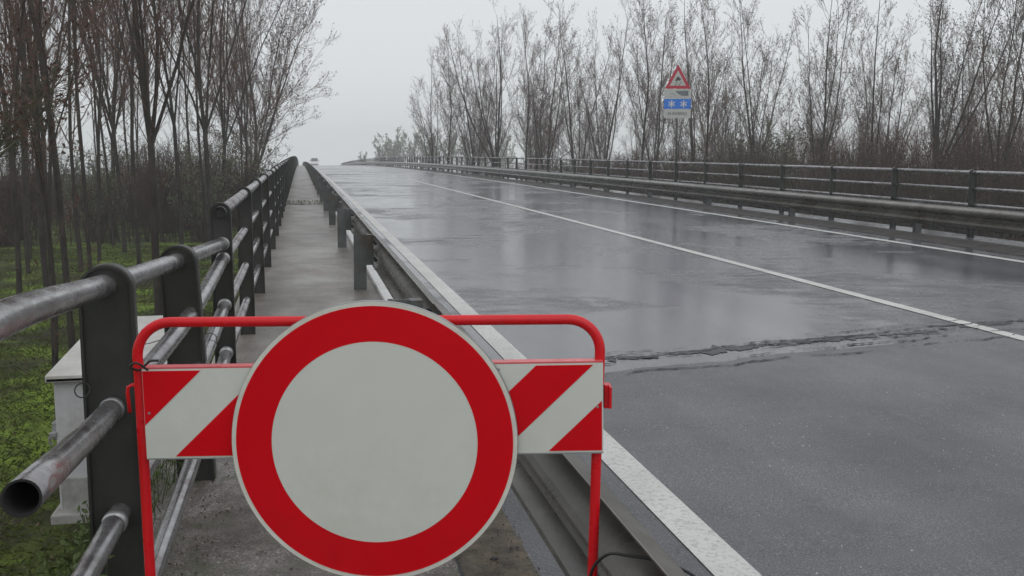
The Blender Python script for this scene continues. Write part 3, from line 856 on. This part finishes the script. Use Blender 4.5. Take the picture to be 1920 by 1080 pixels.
# ------------------------------------------------------------------ vegetation
def seg_mesh(name, segs, mats, sides):
    """segs: rows of p0(3) p1(3) r0 r1 ; tapering open prisms"""
    A = np.asarray(segs, dtype=np.float64)
    n = len(A)
    p0, p1, r0, r1 = A[:, 0:3], A[:, 3:6], A[:, 6], A[:, 7]
    d = p1 - p0; d /= (np.linalg.norm(d, axis=1)[:, None] + 1e-9)
    ref = np.tile(np.array([0.31, 0.95, 0.05]), (n, 1))
    u = np.cross(d, ref); bad = np.linalg.norm(u, axis=1) < 0.15
    u[bad] = np.cross(d[bad], np.array([1.0, 0, 0])); u /= np.linalg.norm(u, axis=1)[:, None]
    v = np.cross(d, u)
    a = 2 * np.pi * np.arange(sides) / sides
    cs = (np.cos(a)[None, :, None] * u[:, None, :] + np.sin(a)[None, :, None] * v[:, None, :])
    V = np.concatenate([p0[:, None, :] + cs * r0[:, None, None], p1[:, None, :] + cs * r1[:, None, None]], axis=1)
    k = np.arange(sides); kn = (k + 1) % sides
    q = np.stack([k, kn, sides + kn, sides + k], axis=1)
    F = (np.arange(n)[:, None, None] * 2 * sides + q[None]).reshape(-1)
    return V.reshape(-1, 3), F, n * sides
def quads_mesh(name, V, F, nf, mat, smooth=False):
    me = bpy.data.meshes.new(name)
    me.vertices.add(len(V)); me.vertices.foreach_set('co', np.ascontiguousarray(V, dtype=np.float32).ravel())
    me.loops.add(len(F)); me.loops.foreach_set('vertex_index', F.astype(np.int32))
    me.polygons.add(nf); me.polygons.foreach_set('loop_start', (np.arange(nf) * 4).astype(np.int32))
    if smooth: me.polygons.foreach_set('use_smooth', np.ones(nf, dtype=bool))
    me.update(calc_edges=True)
    me.materials.append(mat)
    return me
def leaf_quads(P, size, rs):
    n = len(P)
    a = rs.normal(size=(n, 3)); a /= np.linalg.norm(a, axis=1)[:, None]
    b = np.cross(a, rs.normal(size=(n, 3))); b /= np.linalg.norm(b, axis=1)[:, None]
    s = size * rs.uniform(0.6, 1.5, (n, 1))
    V = np.stack([P - a * s, P - b * s * 0.45, P + a * s, P + b * s * 0.45], axis=1)
    return V.reshape(-1, 3), np.arange(n * 4), n

def grow_tree(seed, H=14.0, fork=0.3, leads=3, spread=0.22, r0=0.15, side=14, blen=3.2, lean=0.0, crown_from=0.25, fine=1.0, twr=0.0075, rise=0.17, lrise=0.055):
    rs = np.random.RandomState(seed)
    thick, thin, tips = [], [], []
    def axis_(p, d, Ln, ra, rb, n, wob, up):
        pts = [p.copy()]; dirs = []
        for i in range(n):
            d = d + rs.normal(size=3) * wob + np.array([0, 0, up])
            d /= np.linalg.norm(d); p = p + d * Ln / n
            pts.append(p.copy()); dirs.append(d.copy())
        rr = np.linspace(ra, rb, n + 1)
        return pts, dirs, rr
    def add(store, pts, rr):
        for i in range(len(pts) - 1): store.append(np.concatenate([pts[i], pts[i + 1], [rr[i], rr[i + 1]]]))
    def at(pts, dirs, s):
        f = s * (len(pts) - 1); i = min(int(f), len(pts) - 2)
        return pts[i] + (pts[i + 1] - pts[i]) * (f - i), dirs[i]
    def away(d, ang):
        q = rs.normal(size=3); q -= d * q.dot(d); q /= np.linalg.norm(q)
        return d * math.cos(ang) + q * math.sin(ang)
    def twigs(p, d, Ln, ra):
        pts, dirs, rr = axis_(p, d, Ln, ra, 0.004, 3, 0.10, rise * 1.1)
        add(thin, pts, rr)
        m = max(2, int(Ln * 4.5 * fine))
        for k in range(m):
            s = rs.uniform(0.15, 1.0)
            q, dd = at(pts, dirs, s)
            l2 = rs.uniform(0.25, 0.75) * (0.5 + Ln * 0.25)
            e = away(dd, rs.uniform(0.35, 0.8)); e[2] += 0.25; e /= np.linalg.norm(e)
            q2 = q + e * l2
            thin.append(np.concatenate([q, q2, [twr * 0.8, twr * 0.4]]))
            if rs.rand() < 0.8: tips.append(q2)
            if rs.rand() < 0.7: tips.append(q + e * l2 * rs.uniform(0.4, 0.9))
        tips.append(pts[-1])
    def limb(p, d, Ln, ra, nside, cf, up=0.02):
        pts, dirs, rr = axis_(p, d, Ln, ra, max(0.008, ra * 0.10), 9, 0.045, up)
        add(thick, pts, rr)
        for k in range(nside):
            s = cf + (1 - cf) * ((k + rs.rand()) / nside)
            q, dd = at(pts, dirs, s)
            bl = blen * (0.35 + 0.9 * (1 - s)) * rs.uniform(0.6, 1.25) * min(1, Ln / 8)
            e = away(dd, rs.uniform(0.45, 0.95)); e[2] += 0.15; e /= np.linalg.norm(e)
            bp, bd, br = axis_(q, e, bl, max(0.011, ra * (1 - s) * 0.45), 0.006, 4, 0.09, rise)
            add(thin, bp, br)
            nt_ = max(3, int(bl * 2.6 * fine))
            for j in range(nt_):
                ss = rs.uniform(0.12, 1.0)
                q2, d2 = at(bp, bd, ss)
                twigs(q2, away(d2, rs.uniform(0.3, 0.75)), rs.uniform(0.5, 1.25) * (1.15 - 0.5 * ss), twr)
            tips.append(bp[-1])
    d0 = np.array([lean, rs.uniform(-.03, .03), 1.0]); d0 /= np.linalg.norm(d0)
    hf = H * fork
    tp, td, tr = axis_(np.array([0, 0, -0.3]), d0, hf + 0.3, r0, r0 * 0.82, 7, 0.02, 0.0)
    tr[0] *= 1.35
    add(thick, tp, tr)
    a0 = rs.uniform(0, 6.28)
    for k in range(leads):
        ang = spread * rs.uniform(0.5, 1.4) if leads > 1 else 0.02
        if k == 0 and leads > 1: ang *= 0.35
        q = np.array([math.cos(a0 + k * 6.283 / leads + rs.uniform(-.4, .4)), math.sin(a0 + k * 6.283 / leads), 0])
        d = td[-1] * math.cos(ang) + q * math.sin(ang)
        s = rs.uniform(0.72, 1.0) if k else 1.0
        limb(tp[-1], d, (H - hf) * s, r0 * (0.72 if k == 0 else rs.uniform(0.40, 0.58)), int(side * s), crown_from, lrise)
    for k in range(3):                                               # low whips on the trunk
        q, dd = at(tp, td, rs.uniform(0.35, 0.95)); twigs(q, away(dd, 0.9), rs.uniform(0.5, 1.2), 0.007)
    return thick, thin, np.array(tips)
def tree_proto(seed, twig_mat, bark=None, bud=0.042, budmat=None, **k):
    thick, thin, tips = grow_tree(seed, **k)
    rs = np.random.RandomState(seed + 99)
    V, F, n = seg_mesh('t', thick, None, 7); trunk = quads_mesh('trunk', V, F, n, bark or M['bark'], True)
    V, F, n = seg_mesh('c', thin, None, 3)
    V2, F2, n2 = leaf_quads(tips + rs.normal(size=tips.shape) * 0.03, bud, rs)
    me = quads_mesh('crown', np.concatenate([V, V2]), np.concatenate([F, F2 + len(V)]), n + n2, twig_mat)
    me.materials.append(budmat or M['bud'])
    mi = np.zeros(n + n2, dtype=np.int32); mi[n:] = 1; me.polygons.foreach_set('material_index', mi)
    return trunk, me, k.get('H', 14.0)
def plant_tree(proto, x, y, H, rz, label, group=None, name='bare_tree', lean=(0, 0), z=None, cat='tree'):
    trunk, crown, H0 = proto
    r = thing(name, label, cat, (x, y, ground_z(x, y) if z is None else z), rz, group)
    s = H / H0
    r.scale = (s, s, s); r.rotation_euler = (lean[0], lean[1], rz)
    for nm, me_ in (('trunk', trunk), ('crown', crown)):
        o = bpy.data.objects.new(nm, me_); C.objects.link(o); o.parent = r
    return r

TL = [tree_proto(10 + i, M['twig'], H=13, bud=0.024, **k) for i, k in enumerate([
    dict(fork=0.26, leads=3, spread=0.20, r0=0.062, side=17, blen=2.9, crown_from=0.03, fine=1.15, twr=0.0055),
    dict(fork=0.14, leads=1, r0=0.060, side=29, blen=3.1, crown_from=0.05, fine=1.05, twr=0.0055),
    dict(fork=0.22, leads=2, spread=0.16, r0=0.056, side=20, blen=2.6, crown_from=0.04, fine=1.1, twr=0.0055),
    dict(fork=0.24, leads=5, spread=0.26, r0=0.078, side=11, blen=2.8, crown_from=0.03, fine=1.1, twr=0.0055),
    dict(fork=0.34, leads=2, spread=0.14, r0=0.050, side=15, blen=2.2, crown_from=0.0, fine=1.1, twr=0.0055)])]
TRr = [tree_proto(40 + i, M['twig_grey'], H=14, bud=0.040, **k) for i, k in enumerate([
    dict(fork=0.20, leads=5, spread=0.26, r0=0.12, side=15, blen=3.1, crown_from=0.05, fine=1.5, twr=0.0068),
    dict(fork=0.20, leads=4, spread=0.28, r0=0.12, side=18, blen=3.1, crown_from=0.05, fine=1.5, twr=0.0068),
    dict(fork=0.30, leads=1, r0=0.11, side=42, blen=3.4, crown_from=0.0, fine=1.4, twr=0.0068),
    dict(fork=0.16, leads=4, spread=0.22, r0=0.11, side=17, blen=2.9, crown_from=0.05, fine=1.5, twr=0.0068),
    dict(fork=0.24, leads=6, spread=0.32, r0=0.14, side=13, blen=3.0, crown_from=0.05, fine=1.5, twr=0.0068)])]
EDGE = tree_proto(61, M['twig'], H=13.5, bud=0.045, fork=0.17, leads=6, spread=0.34, r0=0.13, side=22, blen=4.5, crown_from=0.0, fine=1.5, twr=0.0065, rise=0.05, lrise=0.02)
SAP = tree_proto(71, M['twig'], H=6, fork=0.6, leads=2, spread=0.2, r0=0.035, side=5, blen=1.0, crown_from=0.2, twr=0.005)
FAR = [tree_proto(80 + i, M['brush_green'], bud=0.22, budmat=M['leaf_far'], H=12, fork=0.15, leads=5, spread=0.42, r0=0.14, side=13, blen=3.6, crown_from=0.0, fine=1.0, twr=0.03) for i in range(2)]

rg = random.Random(3)
left_key = [   # x, y, height, proto, label
 (-7.01, 27.75, 14, 2, 'slim bare tree near the left picture edge, grass round its foot'),
 (-3.36, 15.44, 13, 4, 'slim bare tree standing just behind and left of the white cabinet'),
 (-5.76, 28.0, 15, 1, 'straight bare tree seen above the nearest wide railing post'),
 (-5.85, 30.91, 14, 2, 'twin-stemmed bare tree on the grass right behind the nearest wide post'),
 (-5.67, 34.16, 15, 0, 'bare tree on the grass between the two wide railing posts'),
 (-4.53, 29.49, 15, 4, 'thin dark tree on the grass just left of the second wide post'),
 (-2.67, 19.31, 13, 3, 'stout many-limbed tree rising behind the second wide railing post'),
 (-4.09, 35.89, 16, 0, 'tall forked tree at the middle of the left wood, above the second post'),
 (-3.32, 37.78, 15, 1, 'straight tall tree just left of the open-ended railing post'),
 (-2.6, 49.96, 15, 2, 'tree directly above the open-ended railing post, second from the bridge'),
 (-5.16, 19.64, 12.5, 2, 'leaning bare tree at the far left edge of the picture'),
 (-5.15, 21.69, 14, 0, 'dark-trunked tree left of the wide post, third from the left edge'),
 (-4.68, 23.65, 13, 4, 'slender tree whose trunk passes behind the bent top rail'),
 (-7.45, 42.78, 16, 3, 'broad spreading tree deep in the left wood with dark upper limbs'),
 (-5.27, 40.26, 16, 1, 'tall straight tree behind the stout many-limbed one'),
 (-3.4, 46.02, 15.5, 3, 'thickly branched tree just left of the last one beside the bridge')]
for i, (x, y, H, pi, lb) in enumerate(left_key):
    plant_tree(TL[pi], x, y, H, i * 2.1, lb, lean=(rg.uniform(-.03, .03), rg.uniform(-.04, .04)))
plant_tree(EDGE, -2.7, 60.5, 14.6, 1.1, 'wide-crowned last tree of the left wood reaching out over the walkway', lean=(0, 0.02))
plant_tree(TL[1], -3.0, 68.0, 14.0, 4.1, 'slimmer tree standing right behind the wide-crowned last tree of the left wood')
plant_tree(SAP, -2.5, 10.6, 3.6, 0.4, 'bare sapling stem on the grass just left of the white cabinet', name='sapling')
plant_tree(SAP, -3.1, 13.2, 4.6, 2.4, 'thin leafless sapling left of the railing behind the cabinet', name='sapling')
# the pale leaning trunk at the left edge
plant_tree(tree_proto(77, M['bark_green'], bark=M['bark_green'], H=5, fork=0.62, leads=3, spread=0.3, r0=0.042, side=8, blen=1.2, crown_from=0.1), -6.3, 14.2, 4.6, 0.0,
           'pale mossy stem leaning far over to the right at the left edge', name='leaning_tree', lean=(-0.1, 0.72), z=-1.0)
gl = 'trees deep in the left wood'
cnt = 0
for row in range(5):
    for c_ in range(8):
        y = 36 + row * 8 + rg.uniform(-2, 2); x = -3.6 - c_ * 4.4 + rg.uniform(-1.0, 1.0) - row * 0.15
        if x < -0.52 * y - 3 or y > 73: continue
        k = rg.choice([0, 1, 2, 3, 4])
        plant_tree(TL[k], x, y, rg.uniform(12.5, 16.5), rg.uniform(0, 6.28), 'slender bare tree in the crowded rows deep in the left wood', gl, lean=(rg.uniform(-.04, .04), rg.uniform(-.05, .05)))
        cnt += 1
for (x, y, k) in ((-8.3, 25.2, 0), (-10.6, 33, 1), (-9.0, 36, 2), (-6.7, 38, 4), (-7.9, 31.5, 4)):
    plant_tree(TL[k], x, y, rg.uniform(12.5, 15), rg.uniform(0, 6.28), 'slender bare tree in the front rows of the left wood', 'trees in the front rows of the left wood', lean=(rg.uniform(-.04, .04), rg.uniform(-.05, .05)))

right_key = [
 (11.04, 82.1, 12.6, 3, 'leaning thin tree at the left end of the far row'),
 (11.6, 79.94, 13.6, 2, 'second tree from the left end of the far row, upright'),
 (13.32, 75.44, 13.4, 0, 'third tree from the left end of the far row'),
 (13.93, 69.13, 14.3, 4, 'broad strong-limbed tree, fourth from the left in the far row'),
 (16.49, 72.7, 13.9, 2, 'straight tree right of the broad one in the far row'),
 (16.41, 66.54, 13.6, 1, 'forked tree sixth from the left in the far row'),
 (17.57, 62.18, 14.3, 3, 'three-stemmed tree about halfway to the warning sign'),
 (20.95, 67.63, 14.2, 0, 'thin tree left of the warning sign, set back'),
 (20.85, 59.42, 14.6, 2, 'tall straight trunk close left of the warning sign'),
 (23.07, 63.07, 14.0, 1, 'tree right behind the left edge of the warning sign'),
 (23.5, 56.79, 14.2, 3, 'forked tree just right of the warning sign'),
 (22.27, 51.91, 12.6, 2, 'lightly branched slim tree right of the warning sign'),
 (25.19, 52.32, 13.6, 0, 'bare tree rising from the green bushes right of the sign'),
 (26.54, 47.91, 13.2, 1, 'tree with a low V fork right of the green bushes'),
 (28.29, 45.48, 13.0, 3, 'double-stemmed tree midway between V fork and right edge'),
 (28.82, 41.24, 13.6, 4, 'large dark spreading tree, second big one from the right edge'),
 (28.98, 37.09, 13.2, 1, 'large dark forked tree nearest the right picture edge'),
 (32.22, 38.46, 13.4, 0, 'dark tree cut by the right picture edge')]
for i, (x, y, H, pi, lb) in enumerate(right_key):
    plant_tree(TRr[pi], x, y, H, i * 1.7 + 0.4, lb, lean=(rg.uniform(-.03, .03), rg.uniform(-.04, .04) if i else -0.09))
gr = 'thin trees behind the far row'
for i in range(18):
    t = i / 17
    x = 15 + 24 * t + rg.uniform(-1, 1); y = 88 - 42 * t + rg.uniform(-3, 6)
    plant_tree(TRr[rg.choice([0, 1, 2, 3, 4])], x + 2, y + 6, rg.uniform(9, 12.2), rg.uniform(0, 6.28), 'thin grey tree standing behind the far row', gr, lean=(rg.uniform(-.04, .04), rg.uniform(-.05, .05)))
# pale far tree line left of the far row
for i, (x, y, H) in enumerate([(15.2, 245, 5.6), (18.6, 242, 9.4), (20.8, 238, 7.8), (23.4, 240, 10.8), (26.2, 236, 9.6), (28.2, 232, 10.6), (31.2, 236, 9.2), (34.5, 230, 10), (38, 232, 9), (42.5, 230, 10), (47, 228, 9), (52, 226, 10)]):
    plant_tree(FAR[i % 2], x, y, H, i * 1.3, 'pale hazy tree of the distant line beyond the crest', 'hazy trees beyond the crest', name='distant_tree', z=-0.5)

# bushes
def bush_mesh(seed, n_stem, h, r, mat_s, mat_l, leaves, lsize, fan=0.5):
    rs = np.random.RandomState(seed)
    segs, tips = [], []
    for i in range(n_stem):
        a = rs.uniform(0, 6.283); t = rs.uniform(0, fan)
        d = np.array([math.cos(a) * math.sin(t), math.sin(a) * math.sin(t), math.cos(t)])
        p = np.array([math.cos(a), math.sin(a), 0]) * rs.uniform(0, r * 0.35)
        Ln = h * rs.uniform(0.6, 1.05)
        pts = [p]
        for k in range(4):
            d = d + rs.normal(size=3) * 0.10; d /= np.linalg.norm(d); pts.append(pts[-1] + d * Ln / 4)
        rr = np.linspace(0.018, 0.004, 5)
        for k in range(4): segs.append(np.concatenate([pts[k], pts[k + 1], [rr[k], rr[k + 1]]]))
        for k in range(9):
            f = rs.uniform(0.25, 1) * 4; j = min(3, int(f)); q = pts[j] + (pts[j + 1] - pts[j]) * (f - j)
            e = rs.normal(size=3); e[2] = abs(e[2]) + 0.4; e /= np.linalg.norm(e); l2 = rs.uniform(0.2, 0.6) * h / 4
            segs.append(np.concatenate([q, q + e * l2, [0.006, 0.003]]))
            for m_ in range(leaves): tips.append(q + e * l2 * rs.uniform(0.1, 1.1) + rs.normal(size=3) * 0.08)
    V, F, n = seg_mesh('s', segs, None, 3); stem = quads_mesh('stem', V, F, n, mat_s)
    tips = np.array(tips)
    V, F, n = leaf_quads(tips, lsize, rs); fol = quads_mesh('foliage', V, F, n, mat_l)
    return stem, fol
BG = [bush_mesh(5 + i, 60, 3.6, 1.4, M['twig_grey'], M['leaf_pale'], 5, 0.055, 0.55) for i in range(3)]
BB = [bush_mesh(15 + i, 80, 3.4, 1.4, M['brush'], M['bud'], 3, 0.026, 0.5) for i in range(3)]
def plant_bush(me2, x, y, s, rz, label, name, group=None):
    r = thing(name, label, 'bush', (x, y, ground_z(x, y)), rz, group); r.scale = (s, s, s)
    for nm, me_ in (('stem', me2[0]), ('foliage', me2[1])):
        o = bpy.data.objects.new(nm, me_); C.objects.link(o); o.parent = r
for i, (x, y, s, lb) in enumerate([
  (26.0, 50.5, 1.75, 'tallest pale green bush right of the warning sign'),
  (23.6, 52.0, 1.35, 'pale green bush just right of the sign pole'),
  (25.0, 54.0, 1.55, 'green bush between the sign and the tallest bush'),
  (27.6, 47.0, 1.25, 'small green bush at the right foot of the tallest bush'),
  (30.0, 45.4, 1.15, 'low rounded green bush between V fork and right edge'),
  (16.6, 64.0, 1.15, 'olive bush at the foot of the forked tree in the far row'),
  (18.6, 60.5, 1.05, 'faint green bush halfway to the warning sign'),
  (14.6, 72.0, 0.95, 'faint green bush beneath the broad tree of the far row')]):
    plant_bush(BG[i % 3], x, y, s, i * 1.9, lb, 'green_bush')
for i in range(34):
    t = i / 33
    x = 12.5 + 17 * t + rg.uniform(-1, 1.5); y = 80 - 45 * t + rg.uniform(-2, 2)
    plant_bush(BB[i % 3], x, y, (0.9 + 0.85 * t) * rg.uniform(0.85, 1.2), rg.uniform(0, 6), 'reddish brown leafless thicket bush under the far row', 'brown_bush', 'brown thicket bushes under the far row')
for i in range(20):
    y = rg.uniform(38, 66); x = rg.uniform(max(-0.52 * y - 2, -34), -2.4)
    plant_bush(BB[i % 3], x, y, rg.uniform(0.95, 1.45), rg.uniform(0, 6), 'dark brown thicket bush among the trunks of the left wood', 'brown_bush', 'brown thicket bushes in the left wood')
for (x, y, s, lb) in ((-3.8, 40.5, 1.05, 'olive green bush low behind the middle of the left railing'), (-7.8, 41.0, 1.1, 'olive green bush low under the left wood above the nearest wide post'), (-2.9, 56.0, 1.25, 'olive bush beside the bridge at the right end of the left wood'), (-5.0, 50.0, 1.0, 'greenish bush behind the tree above the open-ended post')):
    plant_bush(BG[0], x, y, s, 0.5, lb, 'green_bush')

# uncountable brush: whips and fallen twigs
def brush(name, n, place, hfun, seed, mat):
    rs = np.random.RandomState(seed)
    P = np.array([place(rs) for _ in range(n)])
    h = np.array([hfun(p, rs) for p in P])
    lean = rs.normal(size=(n, 3)) * 0.16; lean[:, 2] = 1
    mid = P + lean * (h * 0.5)[:, None]
    lean2 = lean + rs.normal(size=(n, 3)) * 0.16; lean2[:, 2] = 1
    top = mid + lean2 * (h * 0.5)[:, None]
    segs = [np.concatenate([P, mid, np.full((n, 1), 0.013), np.full((n, 1), 0.010)], 1),
            np.concatenate([mid, top, np.full((n, 1), 0.010), np.full((n, 1), 0.003)], 1)]
    for k in range(5):
        f = rs.uniform(0.2, 0.95, (n, 1)); q = P + (top - P) * f
        e = rs.normal(size=(n, 3)); e[:, 2] = np.abs(e[:, 2]) * 0.8; e /= np.linalg.norm(e, axis=1)[:, None]
        segs.append(np.concatenate([q, q + e * rs.uniform(0.25, 0.9, (n, 1)), np.full((n, 1), 0.007), np.full((n, 1), 0.003)], 1))
    V, F, nf = seg_mesh('b', np.concatenate(segs), None, 3)
    o = mesh_obj(name, quads_mesh(name, V, F, nf, mat)); o['kind'] = 'stuff'
    return o
def pl_left(rs):
    y = 38 + 32 * rs.rand() ** 0.9; x = rs.uniform(-0.55 * y - 2, -1.6); return (x, y, ground_z(x, y))
def pl_right(rs):
    t = rs.rand(); x = 11.5 + 22 * t + rs.uniform(-1, 5); y = 84 - 50 * t + rs.uniform(-3, 9); return (x, y, ground_z(x, y))
brush('undergrowth', 3500, pl_left, lambda p, rs: rs.uniform(1.0, 4.6) * (0.75 + 0.5 * mnoise.noise(Vector((p[0] * 0.2, p[1] * 0.2, 1)))), 5, M['brush'])
brush('undergrowth', 9500, pl_right, lambda p, rs: rs.uniform(1.8, 4.4) + 2.4 * max(0, (p[0] - 18) / 16), 6, M['brush_red'])

# grass and litter on the near meadow
rs = np.random.RandomState(4)
n = 150000
y = 3 + 34 * rs.rand(n) ** 1.5; x = -0.9 - rs.rand(n) * (0.9 + y * 0.5)
keep = ~((x > -2.0) & (x < -1.0) & (y > 7.8) & (y < 10.1)) & ((y > 5.3) | (x < -2.4))
den = np.array([mnoise.noise(Vector((a * 0.8, b * 0.8, 5))) for a, b in zip(x, y)])
keep &= den > rs.uniform(-0.6, 0.1, n)
x, y = x[keep], y[keep]; n = len(x)
z = np.array([ground_z(a, b) for a, b in zip(x, y)])
P = np.stack([x, y, z - 0.01], 1)
a = rs.uniform(0, 6.283, n); hgt = rs.uniform(0.015, 0.045, n) * (1 + y * 0.03)
wv = np.stack([np.cos(a), np.sin(a), np.zeros(n)], 1) * (0.0013 + 0.00025 * y)[:, None]
bend = rs.normal(size=(n, 3)) * 0.03; bend[:, 2] = 0
mid = P + bend * 0.4; mid[:, 2] += hgt * 0.6
tp = P + bend * 1.4; tp[:, 2] += hgt
V = np.stack([P - wv, P + wv, mid + wv * 0.6, tp], 1).reshape(-1, 3)
o = mesh_obj('grass', quads_mesh('grass', V, np.arange(n * 4), n, M['blade'])); o['kind'] = 'stuff'
# bits on the near walkway, moss strip at the guardrail, twigs
P = []
for i in range(2600):
    d = rs.uniform(1.2, 5.2); xx = rs.uniform(-0.6, 0.65)
    if rs.rand() < 0.5: xx = rs.uniform(0.44, 0.68)
    elif rs.rand() < 0.5: xx = rs.uniform(-0.6, -0.3)
    P.append((xx, d, deck(d) + 0.004))
V, F, nf = leaf_quads(np.array(P), 0.0055, rs)
V[:, 2] = np.maximum(V[:, 2], deck(2.0) - 0.03)
o = mesh_obj('litter', quads_mesh('litter', V, F, nf, M['litter'])); o['kind'] = 'stuff'
P = []
for i in range(3500):
    yy = rs.uniform(5.5, 30); xx = -1.0 - rs.rand() * (0.9 + yy * 0.5)
    if -2.0 < xx < -1.0 and 7.8 < yy < 10.1: continue
    P.append((xx, yy, ground_z(xx, yy) + 0.03))
V, F, nf = leaf_quads(np.array(P), 0.018, rs)
o = mesh_obj('fallen_leaves', quads_mesh('fallen_leaves', V, F, nf, M['litter'])); o['kind'] = 'stuff'
bm = bmesh.new()
for (xx, d, s) in ((0.006, 2.55, 0.013), (0.10, 2.62, 0.008), (0.5, 2.4, 0.01), (0.56, 2.9, 0.012), (0.48, 3.1, 0.009)):
    bmesh.ops.create_icosphere(bm, subdivisions=1, radius=s, matrix=Matrix.Translation((xx, d, deck(d) + s * 0.4)) @ Matrix.Diagonal((1.3, 0.9, 0.6, 1)))
o = bm_obj('pebbles', bm, M['crack']); o['kind'] = 'stuff'
# pale grit caught in the coarse asphalt
P = []
for i in range(2600):
    d = 1.5 + 4.2 * rs.rand() ** 0.8; xx = rs.uniform(1.35, 5.5)
    if mnoise.noise(Vector((xx * 0.9, d * 0.9, 2))) > rs.uniform(-0.5, 0.4) and d < joint(xx): P.append((xx, d, deck(d) + 0.002))
V, F, nf = leaf_quads(np.array(P), 0.0030, rs)
o = mesh_obj('grit', quads_mesh('grit', V, F, nf, M['kerb'])); o['kind'] = 'stuff'
# dark weeds at the walkway edge below the second post
def weeds(n, xr, dr, hmax, name, seed, zoff=0.0):
    rs = np.random.RandomState(seed)
    x = rs.uniform(*xr, n); d = rs.uniform(*dr, n)
    P = np.stack([x, d, deck(d) + zoff - (np.maximum(0, -0.6 - x) * 1.5)], 1)
    top = P + np.stack([rs.normal(size=n) * 0.04, rs.normal(size=n) * 0.04, rs.uniform(0.05, hmax, n)], 1)
    V, F, nf = seg_mesh('w', np.concatenate([P, top, np.full((n, 1), 0.0025), np.full((n, 1), 0.001)], 1), None, 3)
    V2, F2, n2 = leaf_quads(top, 0.016, rs)
    o = mesh_obj(name, quads_mesh(name, np.concatenate([V, V2]), np.concatenate([F, F2 + len(V)]), nf + n2, M['weed'])); o['kind'] = 'stuff'
weeds(900, (-1.1, -0.5), (2.6, 5.0), 0.22, 'edge_weeds', 8)
weeds(160, (-0.46, 0.5), (23.55, 23.85), 0.09, 'joint_weeds', 9)

# ------------------------------------------------------------------ drizzle haze
bm = bmesh.new()
box(bm, (0, 250, 8.0), (1000, 640, 30.0))
hz = bm_obj('haze', bm, None); hz['kind'] = 'stuff'
hm = bpy.data.materials.new('haze'); hm.use_nodes = True
hn = hm.node_tree; hn.nodes.clear()
pv = hn.nodes.new("ShaderNodeVolumePrincipled"); ho = hn.nodes.new("ShaderNodeOutputMaterial")
pv.inputs['Color'].default_value = (0.93, 0.95, 0.97, 1); pv.inputs['Density'].default_value = 0.0016
hn.links.new(pv.outputs[0], ho.inputs['Volume'])
hz.data.materials.append(hm)
